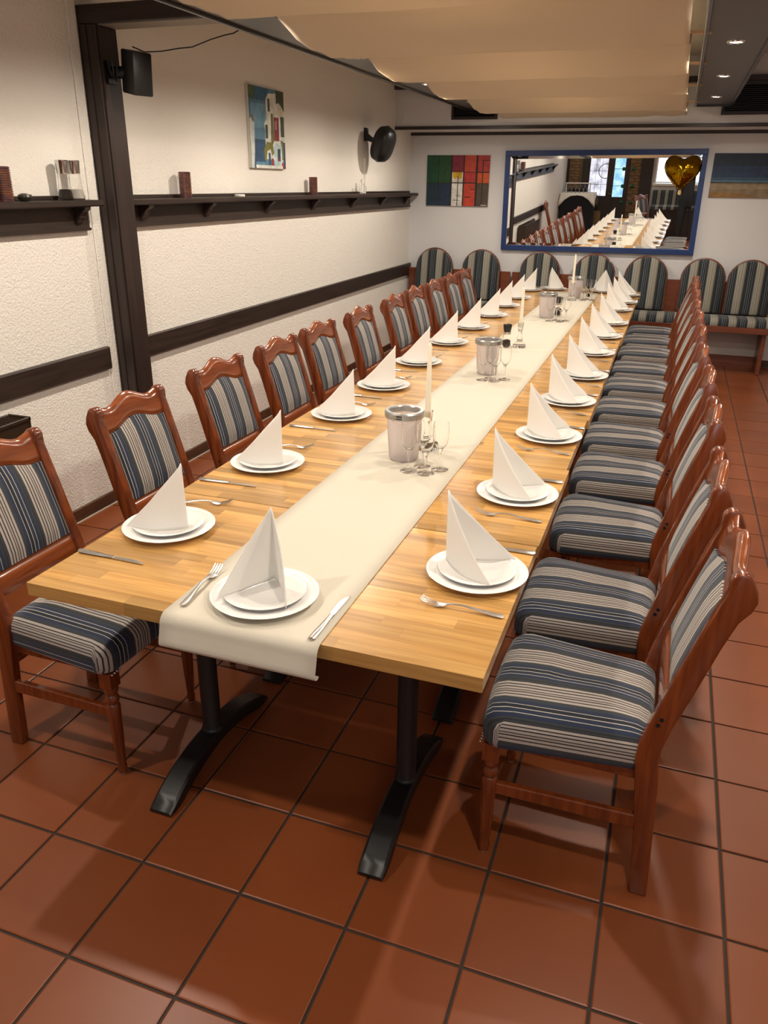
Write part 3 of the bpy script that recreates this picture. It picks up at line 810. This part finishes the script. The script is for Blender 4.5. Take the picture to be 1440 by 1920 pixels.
def mill(x, y, z, label, k=1.0, fill='pepper', cap='black', grp='pepper mills on the runner'):
    t = thing('spice_mill', label, 'mill', (x, y, z), random.uniform(0, 3), grp)
    S = lambda P_: [(r*k, h*k) for r, h in P_]
    MB().lathe(S([(0, 0), (.029, 0), (.030, .004), (.027, .04), (.0235, .085), (.0225, .085), (.0255, .04), (.0275, .008), (0, .006)]), 24).build('jar', 'glass', t, smooth=True, angle=40)
    MB().lathe(S([(0, .0075), (.0268, .0075), (.0245, .045), (.014, .050), (0, .052)]), 20).build('filling', fill, t, smooth=True, angle=60)
    MB().lathe(S([(.024, .085), (.0245, .087), (.0235, .098), (.0235, .1)]), 20).build('collar', 'steel', t, smooth=True)
    MB().lathe(S([(.0215, .099), (.0225, .101), (.0285, .142), (.027, .147), (.014, .150), (0, .150)]), 8).build('cap', cap, t, smooth=True, angle=30)
mill(.507, 4.01, RZ, 'glass pepper mill with black cap beside the middle candle')
mill(.633, 5.47, RZ, 'glass pepper mill with black cap behind the third wine cooler')
mill(.735, 6.75, RZ, 'small dark capped mill behind the last glasses', .62)

# ================================================================== wall bench at the back
bx = lambda x0, x1, lab, grp: None
def bench(x0, x1, xs, label):
    t = thing('wall_bench', label, 'bench', (0, 0, 0), 0, 'upholstered benches along the back wall')
    MB().box(x0, x1, 7.865, 7.885, .38, .845).build('back_board', 'benchwood', t, bevel=.003)
    MB().box(x0, x1, 7.45, 7.478, .405, .465).build('front_rail', 'benchwood', t, bevel=.003)
    MB().box(x0, x1, 7.478, 7.865, .44, .462).build('seat_board', 'benchwood', t)
    mb = MB(); us = []; n = int((x1-x0)/.02)
    prof = [(7.452, .466), (7.448, .480), (7.452, .510), (7.468, .528), (7.52, .538), (7.65, .538), (7.78, .534), (7.80, .50), (7.80, .466)]
    for i in range(n+1):
        x = x0+.004+(x1-x0-.008)*i/n
        for y, z in prof: mb.v.append((x, y, z)); us.append(x+.03)
    m_ = len(prof)
    for i in range(n):
        for q in range(m_): a = i*m_+q; b = i*m_+(q+1) % m_; mb.f.append((a, b, b+m_, a+m_))
    mb.f.append(tuple(range(m_))); mb.f.append(tuple(n*m_+q for q in reversed(range(m_))))
    me = mb.mesh('seat_cushion', 'bstripe', smooth=True, angle=60); fattr(me, 'u', us); link('seat_cushion', me, t)
    for x in xs:
        hw = .205; zc = .853; pts_ = [(hw, .545)] + arc((0, zc), hw, 0, PI, 16) + [(-hw, .545)]
        us = []; mb = MB(); rings = []
        for ins, y in ((.012, 7.862), (0, 7.855), (0, 7.815), (.012, 7.800), (.05, 7.788), (.11, 7.780)):
            rings.append([(x+px*(1-ins/hw), y-.02*(1-(pz-.545)/.5)*0-.055*(1-(pz-.545)/.51), .545+(pz-.545)*(1-ins/.5)+ins*.5) for px, pz in pts_])
        for r in rings: us += [p[0]-x for p in r]
        me = mb.rings(rings).mesh('back_panel', 'bstripe', smooth=True, angle=60); fattr(me, 'u', us); p = link('back_panel', me, t)
        # wooden edging following the arch
        ed = MB(); k = 0; pp = [(a*1.02, b+(.004 if b > .86 else 0)) for a, b in pts_]
        ed.tube([(x+a, 7.857-.055*(1-(b-.545)/.51), b) for a, b in pp], .009, 8); ed.build('edging', 'benchwood', p, smooth=True)
    for x in (x0+.03, x1-.03) if x1-x0 > 1.5 else (x0+.03,):
        MB().box(x-.02, x+.02, 7.50, 7.86, .0005, .44).build('end_panel', 'benchwood', t, bevel=.003)
    MB().box(x0+.05, x1-.05, 7.845, 7.862, .12, .38).build('rear_panel', 'canvas', t)
    MB().box(x0+.05, x1-.05, 7.835, 7.865, .0005, .12).build('plinth', 'benchwood', t)
bench(-1.40, -.225, [-1.085, -.55], 'striped wall bench with two arched backrests in the left corner')
bench(-.205, 2.42, [.100, .672, 1.200, 1.755, 2.20], 'long striped wall bench with arched backrests below the mirror')

# ================================================================== pictures
def painting(name, label, Wd, Hh, polys, loc, rot, depth=.02):
    t = thing(name, label, 'painting', loc, 0); t.rotation_euler = rot
    MB().box(0, Wd, .001, depth, 0, Hh).build('canvas', 'canvas', t, bevel=.001)
    me = bpy.data.meshes.new('painted_surface'); v = []; f = []; cols = []
    for k, (c, pts_) in enumerate(polys):
        n = len(v); d = .0008+.00007*k
        for p, q in pts_: v.append((p*Wd, -d+.001, q*Hh))
        f.append(tuple(range(n, n+len(pts_)))); cols.append(lin(c))
    me.from_pydata(v, [], f); me.materials.append(M['paint'])
    a = me.attributes.new('paint', 'FLOAT_COLOR', 'FACE')
    for i, c in enumerate(cols): a.data[i].color = c
    link('painted_surface', me, t)
R4 = lambda a, b, c, d: [(a, c), (b, c), (b, d), (a, d)]
pol = [('#1d1512', R4(0, 1, 0, 1))]
cols_ = [(0, .185), (.195, .385), (.41, .585), (.605, .785), (.815, 1)]
def blk(i, z0, z1, c): pol.append((c, R4(cols_[i][0], cols_[i][1], z0, z1)))
blk(0, .46, 1, '#14482e'); blk(1, .46, 1, '#1c4a26'); blk(0, 0, .45, '#122f3e'); blk(1, 0, .45, '#152a44')
blk(2, .68, 1, '#7d2233'); blk(2, .47, .67, '#d8cfc4'); blk(2, 0, .45, '#d8d5cd')
pol.append(('#c9a018', [(.42, .67), (.575, .67), (.57, .56), (.53, .53), (.50, .57), (.46, .53), (.425, .58)]))
blk(3, .68, 1, '#b5432c'); blk(3, .47, .67, '#a92f2c'); blk(3, 0, .45, '#b83a24')
blk(4, .68, 1, '#a3302a'); blk(4, .46, .66, '#c2511c'); blk(4, 0, .45, '#4a3c30')
for a, b, c, d in [(.50, .512, 0, .6), (.47, .56, .20, .21), (.44, .54, .11, .12), (.71, .78, .33, .345), (.62, .72, .17, .19), (.89, .905, .05, .88), (.87, 1, .895, .91), (.0, .15, .655, .66)]: pol.append(('#1d1512', R4(a, b, c, d)))
pol.append(('#b8b0a4', R4(.89, .98, .015, .03)))
painting('abstract_painting', 'abstract painting of green, red and white blocks with black lines', .695, .507, pol, (-1.23, WY-.022, 1.506), (0, 0, 0))
pol2 = [('#142438', R4(0, 1, .34, 1)), ('#1b3350', R4(0, 1, .44, .72)), ('#2c4a62', R4(0, 1, .38, .46)), ('#4a6474', R4(0, 1, .345, .39)), ('#7d6a50', R4(0, 1, 0, .34)), ('#14140f', [(0, .325), (1, .335), (1, .355), (.4, .34), (0, .352)]), ('#836030', [(0, 0), (.5, 0), (.28, .10), (0, .12)]), ('#8c7a60', [(0, .18), (.5, .2), (1, .16), (1, .28), (0, .3)])]
painting('beach_painting', 'wide painting of dark blue sky over sand at the right edge', .96, .396, pol2, (1.68, WY-.022, 1.637), (0, 0, 0))
pol3 = [('#5b86a0', R4(0, 1, 0, 1)), ('#3d6c8c', R4(0, .55, .84, 1)), ('#6f9cb4', R4(.04, .45, .5, .8)), ('#5a6a40', [(0, 1), (.16, 1), (.15, .86), (.1, .82), (0, .9)]),
        ('#2c4f72', R4(.12, .42, .08, .36)), ('#dde0d6', [(.42, .12), (.42, .50), (.40, .56), (.47, .62), (.46, .86), (.54, .94), (1, .98), (1, .1)]),
        ('#4a5244', R4(.52, .58, .72, .88)), ('#4c523f', [(.76, 1), (1, 1), (1, .74), (.9, .82), (.84, .85), (.77, .83)]), ('#d8ccb8', [(.76, .70), (.86, .84), (.98, .72), (.98, .68)]),
        ('#3f4840', R4(.43, .50, .38, .55)), ('#45503f', R4(.88, .99, .42, .68)), ('#8f3038', R4(.68, .83, .36, .66)), ('#a9848a', R4(.71, .77, .50, .62)),
        ('#6f7442', [(.60, .70), (.66, .7), (.68, .36), (.62, .30), (.58, .3)]), ('#7d7a34', [(.38, .10), (.37, .24), (.46, .34), (.62, .33), (.66, .2), (.6, .16), (.56, .25), (.46, .22), (.43, .1)]),
        ('#b9d0d8', [(.66, .02), (.66, .28), (.74, .34), (.88, .30), (.92, .05)]), ('#2f3c48', R4(.76, .85, .10, .26)), ('#8f3038', R4(.78, .84, .10, .14)), ('#6f7442', [(.86, .38), (.95, .36), (.96, .1), (.9, .12), (.9, .28)]),
        ('#9c3330', R4(.57, .64, .04, .13)), ('#2a5878', R4(.49, .55, .05, .2)), ('#a33a34', R4(.88, .97, .0, .08)), ('#26415e', R4(.95, 1, 0, .35)), ('#d9dad2', R4(.1, .9, 0, .04)), ('#cfd3cc', [(0, 0), (.1, 0), (.12, .55), (.06, .62), (0, .6)]), ('#2d4a6e', [(.08, 0), (.13, 0), (.1, .2)]), ('#8a6440', [(.04, .66), (.1, .64), (.12, .56), (.06, .58)])]
painting('village_painting', 'painting of a white seaside village with blue sky on the left wall', .53, .512, pol3, (WX+.022, 4.255, 1.815), (0, 0, PI/2))

# ================================================================== mirror
MT = bpy.data.objects.new('wall_mirror', None); COL.objects.link(MT)
tag(MT, 'large wall mirror in a flat blue frame above the bench', 'mirror')
MWd, MHt = 1.985, .985
MT.location = (.631, WY-.050, 1.571); MT.rotation_euler = (.027, -.009, -.008)
fw = .052; hw, hh = MWd/2, MHt/2
for (a, b, c, d) in [(-hw, hw, -hh, -hh+fw), (-hw, hw, hh-fw, hh), (-hw, -hw+fw, -hh+fw, hh-fw), (hw-fw, hw, -hh+fw, hh-fw)]:
    MB().box(a, b, -.012, .014, c, d).build('frame_bar', 'bluef', MT, bevel=.003)
MB().box(-hw+fw, hw-fw, .004, .008, -hh+fw, hh-fw).build('mirror_glass', 'mirror', MT)
bw = .028; iw, ih = hw-fw, hh-fw
bev = MB()
O = [(-iw, .0005, -ih), (iw, .0005, -ih), (iw, .0005, ih), (-iw, .0005, ih)]; I = [(-iw+bw, .0035, -ih+bw), (iw-bw, .0035, -ih+bw), (iw-bw, .0035, ih-bw), (-iw+bw, .0035, ih-bw)]
# facet slopes outward-back like a ground bevel
O = [(p[0], .0038, p[2]) for p in O]; I = [(p[0], .0028, p[2]) for p in I]
bev.v = O+I; bev.f = [(0, 1, 5, 4), (1, 2, 6, 5), (2, 3, 7, 6), (3, 0, 4, 7)]
bev.build('bevel_edge', 'mirror', MT)
MB().box(-iw+bw, iw-bw, .0028, .0040, -ih+bw, ih-bw).build('mirror_face', 'mirror', MT)

# gold heart balloon in front of the mirror
t = thing('foil_balloon', 'gold heart-shaped foil balloon in front of the mirror', 'balloon', (1.405, WY-.155, 1.86))
mb = MB(); nA, nR = 56, 9; hp = []
for i in range(nA):
    a = 2*PI*i/nA
    hx = 16*math.sin(a)*(.55+.45*math.sin(a)**2); hy = 13*math.cos(a)-3.2*math.cos(2*a)-1.1*math.cos(3*a)-.6*math.cos(4*a)
    hp.append((hx/16*.172, (hy+2.2)/14*.165))
for side in (-1, 1):
    for r in range(nR+1):
        k = r/nR; dep = .088*math.sqrt(max(0, 1-k**2.2))
        for i, (hx, hy) in enumerate(hp):
            pk = .010*math.sin(i*2.9)*max(0, k-.45)*1.2
            mb.v.append((hx*k, side*(dep+pk*(1 if k < 1 else 0)), hy*k+.0))
B0 = (nR+1)*nA
for sd in (0, 1):
    for r in range(nR):
        for i in range(nA):
            j = (i+1) % nA; a = sd*B0+r*nA
            mb.f.append((a+i, a+j, a+nA+j, a+nA+i))
bm_o = mb.build('foil', 'gold', t, smooth=True, angle=70)
MB().prism([(-.012, -.165), (.012, -.165), (.016, -.20), (.004, -.208), (-.015, -.198)], -.004, .004, 'xz').build('tail', 'goldtail', t)
MB().tube([(0, 0, .09), (0, .05, .16), (0, .095, .20)], .0012, 6).build('ribbon', 'goldtail', t)

# ================================================================== speakers, cable
t = thing('satellite_speaker', 'small black box speaker mounted on the dark post', 'speaker', (-1.25, 2.70, 2.215), 0)
o = MB().prism([(-.055, -.09), (.050, -.105), (.055, .085), (-.045, .10)], -.05, .06, 'xz').build('cabinet', 'black', t, bevel=.008, seg=2, smooth=True)
o.location = (.065, .02, .0); o.rotation_euler = (0, .05, -.35)
MB().box(-.07, -.06, -.035, .035, -.05, .05).tube([(-.06, 0, 0), (-.02, 0, .0), (.02, .01, 0)], .028, 12).build('bracket', 'black', t, smooth=True, angle=40)
MB().tube([(-.055, -.02, .03), (-.045, -.05, .055), (-.03, -.05, -.02), (-.01, -.04, -.045), (.0, -.035, .03), (-.02, -.045, .05), (-.03, -.03, -.03)], .004, 6).build('cable_coil', 'black', t, smooth=True)
cp = [(-1.19, 2.72, 2.325), (-1.11, 2.70, 2.297), (-1.03, 2.72, 2.300), (-.94, 2.74, 2.312), (-.88, 2.76, 2.318), (-.80, 2.80, 2.352), (-.74, 2.83, 2.372), (-.70, 2.845, 2.380), (-.675, 2.85, 2.392)]
tag(MB().tube(cp, .003, 6).build('speaker_cable', 'black', smooth=True), 'thin black cable from the post speaker up to the soffit beam', 'cable')
t = thing('wall_speaker', 'black oval speaker tilted on a wall bracket near the back corner', 'speaker', (WX, 6.50, 2.10), 0)
MB().prism([(.0, .10), (.03, .095), (.035, .05), (.10, .0), (.09, -.03), (.03, -.01), (.0, -.015)], -.02, .02, 'xz').build('bracket', 'black', t, bevel=.003)
rings = []
for k in range(13):
    s = -1+2*k/12; w_ = math.sqrt(max(0, 1-abs(s)**3.0)); rr = []
    for q in range(20):
        a = 2*PI*q/20; ca, sa = math.cos(a), math.sin(a)
        rr.append((.098*w_*math.copysign(abs(ca)**.7, ca)*(1 if ca > 0 else .8), .112*w_*math.copysign(abs(sa)**.7, sa), s*.165))
    rings.append(rr)
o = MB().rings(rings).build('cabinet', 'black', t, smooth=True, angle=60); o.location = (.18, 0, -.04); o.rotation_euler = (0, .40, -.25)
MB().box(.0005, .012, -.012, .012, -.43, -.16).build('cable_duct', 'white', t)

# ================================================================== things on the wall shelves
SZ = 1.6325
def stack(y, h, r, label):
    prof = [(0, 0)]; n = int(h/.0095)
    for k in range(n): prof += [(r, k*.0095+.0005), (r, k*.0095+.0070), (r*.9, k*.0095+.0074), (r*.9, k*.0095+.0094)]
    prof.append((0, n*.0095))
    tag(MB().lathe(prof, 20).build('disc_stack', 'disc'), label, 'disc stack', 'stacks of brown discs').location = (WX+.062, y, SZ)
stack(3.35, .148, .036, 'tall stack of thin brown discs on the shelf right of the post')
stack(5.19, .140, .034, 'tall stack of thin brown discs on the shelf below the village painting')
stack(1.925, .150, .036, 'tall stack of thin brown discs at the left edge of the near shelf')
stack(1.845, .150, .034, 'second brown disc stack just behind the left edge of the near shelf')
t = thing('squat_pot', 'small dark squat pot lying beside the disc stack', 'pot', (WX+.065, 2.035, SZ))
MB().lathe([(0, 0), (.018, 0), (.027, .008), (.030, .018), (.026, .027), (.016, .031), (.012, .033), (.011, .031), (0, .028)], 20).build('body', 'pot', t, smooth=True)
MB().tube([(0, .024, .012), (0, .036, .016), (0, .042, .026)], [.009, .007, .005], 10).build('spout', 'pot', t, smooth=True)
def tallmill(y, x, fill, label):
    t = thing('spice_mill', label, 'mill', (x, y, SZ), 0, 'tall steel mills on the shelf')
    MB().lathe([(0, 0), (.036, 0), (.037, .004), (.033, .03), (.027, .07), (.025, .118), (.0238, .118), (.0258, .07), (.0318, .03), (.0345, .008), (0, .006)], 26).build('jar', 'glass', t, smooth=True, angle=40)
    MB().lathe([(0, .0075), (.0335, .0075), (.0305, .032), (.026, .048), (0, .050)], 20).build('filling', fill, t, smooth=True, angle=50)
    MB().lathe([(0, .118), (.026, .118), (.027, .121), (.030, .172), (.031, .176), (.029, .178), (0, .178)], 26).build('top', 'chrome', t, smooth=True, angle=30)
tallmill(2.315, WX+.058, 'pepper', 'tall steel topped glass mill filled with pepper on the near shelf')
tallmill(2.395, WX+.058, 'salt', 'tall steel topped glass mill filled with salt next to the post')
t = tag(MB().lathe([(0, 0), (.033, 0), (.035, .004), (.034, .013), (.029, .0145), (.027, .009), (0, .009)], 24).build('tealight_dish', 'white', smooth=True, angle=40), 'small flat white dish on the long shelf between the disc stacks', 'dish'); t.location = (WX+.06, 4.0, SZ)
t = thing('glass_bottle', 'small round stoppered glass bottle on the shelf below the oval speaker', 'bottle', (WX+.06, 6.30, SZ))
MB().lathe([(0, 0), (.030, 0), (.033, .006), (.033, .055), (.026, .068), (.012, .076), (.012, .09), (.010, .09), (.010, .077), (.024, .066), (.030, .054), (.030, .008), (0, .006)], 22).build('body', 'glass', t, smooth=True, angle=40)
MB().lathe([(0, .078), (.009, .078), (.009, .092), (.017, .100), (.019, .112), (.013, .124), (0, .128)], 18).build('stopper', 'glass', t, smooth=True)
t = tag(MB().lathe([(0, 0), (.020, 0), (.024, .07), (.0225, .07), (.019, .004), (0, .004)], 20).build('small_tumbler', 'glass', smooth=True, angle=40), 'small clear tumbler beside the stoppered bottle', 'glass'); t.location = (WX+.055, 6.215, SZ)

# radiator
t = thing('radiator', 'dark brown radiator with grille top at the left edge', 'radiator', (WX, 0, 0))
MB().box(.03, .05, .25, 1.76, .16, .69).box(.125, .145, .25, 1.76, .16, .69).build('panel', 'brownmetal', t, bevel=.004)
MB().box(.025, .15, 1.755, 1.765, .15, .70).build('end_cap', 'brownmetal', t, bevel=.003)
gm = MB().box(.03, .147, -.004, .004, .695, .703).mesh('grille_bar', 'brownmetal')
MB().box(.024, .036, .25, 1.765, .69, .708).box(.14, .152, .25, 1.765, .69, .708).box(.024, .152, 1.75, 1.766, .69, .708).build('top_frame', 'brownmetal', t, bevel=.003)
for k in range(40):
    o = link('grille_bar', gm, t); o.location = (0, 1.735-.022*k, 0)
MB().box(.05, .125, .5, .54, .0005, .2).box(.05, .125, 1.5, 1.54, .0005, .2).build('foot', 'brownmetal', t)

# ================================================================== the rear of the room (seen in the mirror)
wr = struct(MB().box(WX, RX, RY-.2, RY, -.06, CEIL).build('wall_rear', 'plaster'))
def rbox(name, mt, x0, x1, z0, z1, d, parent=None, bevel=.003):
    return MB().box(x0, x1, RY, RY+d, z0, z1).build(name, mt, parent, bevel=bevel)
n_ = 9
for (a, b, z0, z1) in [(WX+.005, -1.37, .0005, 2.3), (-1.06, -.88, .0005, 2.3), (.28, .54, .0005, 2.3), (-1.37, -1.06, .92, 1.02)]:
    struct(rbox('trim_%d' % n_, 'beam', a, b, z0, z1, .06)); n_ += 1
def bricks(x0, x1, z0, z1, nm):
    p = struct(rbox(nm, 'mortar', x0, x1, z0, z1, .02))
    me = MB().box(-.058, .058, 0, .012, -.027, .027).mesh('brick', 'brick', bevel=.002)
    r = 0; z = z0+.035
    while z < z1-.02:
        x = x0+.062+(0 if r % 2 == 0 else -.03)
        while x < x1-.04:
            if x-.058 >= x0-.001 and x+.058 <= x1+.001:
                o = link('brick', me, p); o.location = (x, RY+.02, z)
            x += .128
        z += .066; r += 1
bricks(-1.37, -1.06, 1.02, 2.3, 'wall_brick_left'); bricks(.02, .28, .0005, 2.3, 'wall_brick_right')
# door with leaded glass
d1 = struct(MB().box(-.88, -.32, RY, RY+.05, .0005, .88).build('door_1', 'beam', bevel=.004))
MB().box(-.47, -.32, RY, RY+.05, .88, 2.3).build('stile', 'beam', d1, bevel=.003)
MB().box(-.88, -.47, RY, RY+.05, 1.95, 2.3).build('top_rail', 'beam', d1, bevel=.003)
MB().box(-.88, -.47, RY+.004, RY+.02, .88, 1.95).build('pane', 'panel_glass', d1)
for z in (1.13, 1.42, 1.70): MB().box(-.88, -.47, RY+.02, RY+.028, z-.004, z+.004).build('lead_bar', 'lead', d1)
for x in (-.74, -.60): MB().box(x-.003, x+.003, RY+.02, RY+.027, .88, 1.95).build('lead_bar', 'lead', d1)
MB().lathe([(.15, .02), (.165, .02), (.165, .032), (.15, .032)], 32, (-.52, RY, 1.42), 'y', closed=True).build('lead_ring', 'lead', d1, smooth=True)
MB().tube([(-.40, RY+.05, .93), (-.40, RY+.09, .93), (-.34, RY+.09, .93)], .01, 8).build('handle', 'chrome', d1)
MB().box(-.80, -.54, RY+.05, RY+.056, .1, .55).build('lower_panel', 'brick', d1)
w1 = struct(MB().box(-.32, .02, RY, RY+.04, .0005, .86).build('window_1', 'beam', bevel=.003))
MB().box(-.32, -.08, RY+.004, RY+.02, .86, 1.95).build('pane', 'paneb', w1)
MB().box(-.08, .02, RY, RY+.04, .86, 2.3).build('frame', 'vent', w1)
for z in (1.10, 1.47): MB().box(-.32, -.08, RY+.02, RY+.028, z-.004, z+.004).build('lead_bar', 'lead', w1)
bg = MB().lathe([(0, .022), (.02, .02), (.042, .0), (.0, .0)], 20, axis='y').mesh('bottle_base', 'bottleg', smooth=True)
for (x, z) in [(-.11, 1.47), (.11, 1.47), (-.10, 1.10), (.12, 1.10), (-.09, .74), (.12, .74)]:
    o = link('bottle_base', bg, w1); o.location = (x, RY+.041, z)
def bigwin(n, x0, x1, z0=1.17, z1=2.2):
    wf = struct(MB().box(x0-.05, x1+.05, RY, RY+.10, z0-.05, z0).build('window_%d' % n, 'white', bevel=.004))
    MB().box(x0, x1, RY+.004, RY+.02, z0, z1).build('pane', 'pane', wf)
    for x in (x0, (x0+x1)/2, x1): MB().box(x-.02, x+.02, RY, RY+.045, z0, z1).build('mullion', 'white', wf, bevel=.003)
    for z in (z0+.02, z0+.55, z1): MB().box(x0, x1, RY, RY+.04, z-.015, z+.015).build('transom', 'white', wf)
bigwin(2, .62, 1.50); bigwin(3, 1.75, 2.65); bigwin(4, 2.9, 3.8)
t = thing('window_bench', 'striped bench under the rear window, seen in the mirror', 'bench', (0, 0, 0))
mb = MB(); us = []
for i in range(61):
    x = .60+2.2*i/60
    for y, z in [(RY+.06, .70), (RY+.06, 1.03), (RY+.12, 1.03), (RY+.15, .98), (RY+.16, .72), (RY+.50, .72), (RY+.53, .70), (RY+.53, .64), (RY+.06, .64)]: mb.v.append((x, y, z)); us.append(x)
for i in range(60):
    for q in range(9): a = i*9+q; b = i*9+(q+1) % 9; mb.f.append((a, b, b+9, a+9))
mb.f.append(tuple(range(9))); mb.f.append(tuple(540+q for q in reversed(range(9))))
me = mb.mesh('cushion', 'bstripe'); fattr(me, 'u', us); link('cushion', me, t)
MB().box(.60, 2.80, RY+.06, RY+.50, .0005, .64).build('base', 'beamx', t)
# sideboard with white cloth and glasses
t = thing('draped_table', 'tall black draped side table by the rear wall, seen in the mirror', 'table', (-1.0, -3.05, 0))
MB().box(-.36, .36, -.24, .24, .0005, .96).build('drape', 'tableblack', t, bevel=.01)
wc = MB(); L_ = []
n = 24
def per(k, hw, hd):
    s = (k/n*4) % 4; i = int(s); f = s-i
    return [(-hw+2*hw*f, hd), (hw, hd-2*hd*f), (hw-2*hw*f, -hd), (-hw, -hd+2*hd*f)][i]
rg = []
for lvl in range(4):
    r = []
    for k in range(n):
        x, y = per(k, .375+.012*lvl, .255+.012*lvl); f = (k/n*4) % 1; dr = (.04+.26*abs(2*f-1)**2.5)*lvl/3
        r.append((x+.008*math.sin(k*2.4)*lvl/3, y+.008*math.cos(k*3.1)*lvl/3, .985-dr))
    rg.append(r)
wcl = wc.rings([[(x*.6, y*.6, .985) for x, y, z in rg[0]]]+rg, cap0=True, cap1=False).build('white_cloth', 'wcloth', smooth=True, angle=60)
wcl.location = (-1.0, -3.05, 0); tag(wcl, 'white pointed cloth over the black side table, seen in the mirror', 'tablecloth')
md = wcl.modifiers.new('thick', 'SOLIDIFY'); md.thickness = .003; md.offset = 1
for k in range(6): glass(-1.25+.09*k, -2.97+.03*(k % 2), .989, 'stemmed glass in the row on the side table by the door, %s from the wall' % ORD[k], 'glasses on the side table')
t = thing('glass_rack', 'white shelf board above the row of glasses, seen in the mirror', 'tray', (-1.02, -3.0, .989))
MB().box(-.28, .28, -.08, .08, .195, .21).build('board', 'white', t, bevel=.003)
for a in (-.27, .27): MB().box(a-.006, a+.006, -.06, .06, 0, .195).build('side', 'white', t)

# photographer behind the camera (dark clothes), seen only in the mirror
def person():
    V = []; E_ = []; Rr = []
    def add(p, r, par=None):
        V.append(p); Rr.append(r)
        if par is not None: E_.append((par, len(V)-1))
        return len(V)-1
    pel = add((0, 0, .95), .15); sp1 = add((0, .0, 1.12), .14, pel); ch = add((0, 0, 1.32), .16, sp1); nk = add((0, .01, 1.48), .065, ch)
    h1 = add((0, .03, 1.58), .075, nk); h2 = add((0, .02, 1.68), .09, h1); add((0, .01, 1.76), .06, h2)
    for s in (-1, 1):
        hp = add((s*.10, 0, .88), .105, pel); kn = add((s*.11, .02, .50), .068, hp); an = add((s*.115, -.01, .09), .046, kn); add((s*.125, .12, .035), .035, an)
        sh = add((s*.19, 0, 1.40), .062, ch); el = add((s*.25, .10, 1.17), .048, sh); wr_ = add((s*.10, .24, 1.45), .032, el); pm_ = add((s*.075, .25, 1.51), .030, wr_)
        for q in range(4):
            b = add((s*.060, .262, 1.515+.018*q), .0095, pm_); add((s*.035, .268, 1.53+.018*q), .0085, b)
        b = add((s*.058, .242, 1.505), .0105, pm_); add((s*.03, .242, 1.53), .009, b)
    me = bpy.data.meshes.new('body'); me.from_pydata(V, E_, [])
    o = link('person', me); o.modifiers.new('skin', 'SKIN'); ss = o.modifiers.new('sub', 'SUBSURF'); ss.levels = 1; ss.render_levels = 2
    sv = me.skin_vertices[0].data if me.skin_vertices else None
    if sv is None:
        bpy.context.view_layer.objects.active = o; bm = bmesh.new(); bm.from_mesh(me); bm.verts.layers.skin.verify(); bm.to_mesh(me); bm.free(); sv = me.skin_vertices[0].data
    for i, r in enumerate(Rr): sv[i].radius = (r, r)
    sv[0].use_root = True
    mt = bpy.data.materials.new('person_clothes'); mt.use_nodes = True; nt = mt.node_tree; b = nt.nodes['Principled BSDF']; b.inputs['Roughness'].default_value = .8
    tc = nt.nodes.new('ShaderNodeTexCoord'); sx = nt.nodes.new('ShaderNodeSeparateXYZ'); nt.links.new(tc.outputs['Object'], sx.inputs[0])
    g1 = nt.nodes.new('ShaderNodeMath'); g1.operation = 'GREATER_THAN'; g1.inputs[1].default_value = 1.47; nt.links.new(sx.outputs[2], g1.inputs[0])
    mx = nt.nodes.new('ShaderNodeMix'); mx.data_type = 'RGBA'; mx.inputs[6].default_value = lin('#0e0f12'); mx.inputs[7].default_value = lin('#b98468')
    nt.links.new(g1.outputs[0], mx.inputs[0]); nt.links.new(mx.outputs[2], b.inputs['Base Color']); me.materials.append(mt)
    o.location = (1.4383, -1.285, .02+.0); o.scale = (1, 1, 1.0)
    tag(o, 'person in dark clothes holding up a phone, seen in the mirror', 'person')
    mb = MB(); rg_ = []
    for k in range(7):
        a = k/6*PI*.55; rg_.append([(.098*math.sin(a+.02)*math.cos(q*PI/8), .012-.008*k/6+.112*math.sin(a+.02)*math.sin(q*PI/8)-.012, 1.70+.10*math.cos(a)) for q in range(16)])
    mb.rings(rg_).build('hair', 'hair', o, smooth=True)
person()
ph = MB().box(-.037, .037, -.004, .004, -.075, .075).build('smartphone', 'black', bevel=.003); ph.location = (1.4383, -1.012, 1.64)
tag(ph, 'black smartphone held up by the person, seen in the mirror', 'phone')
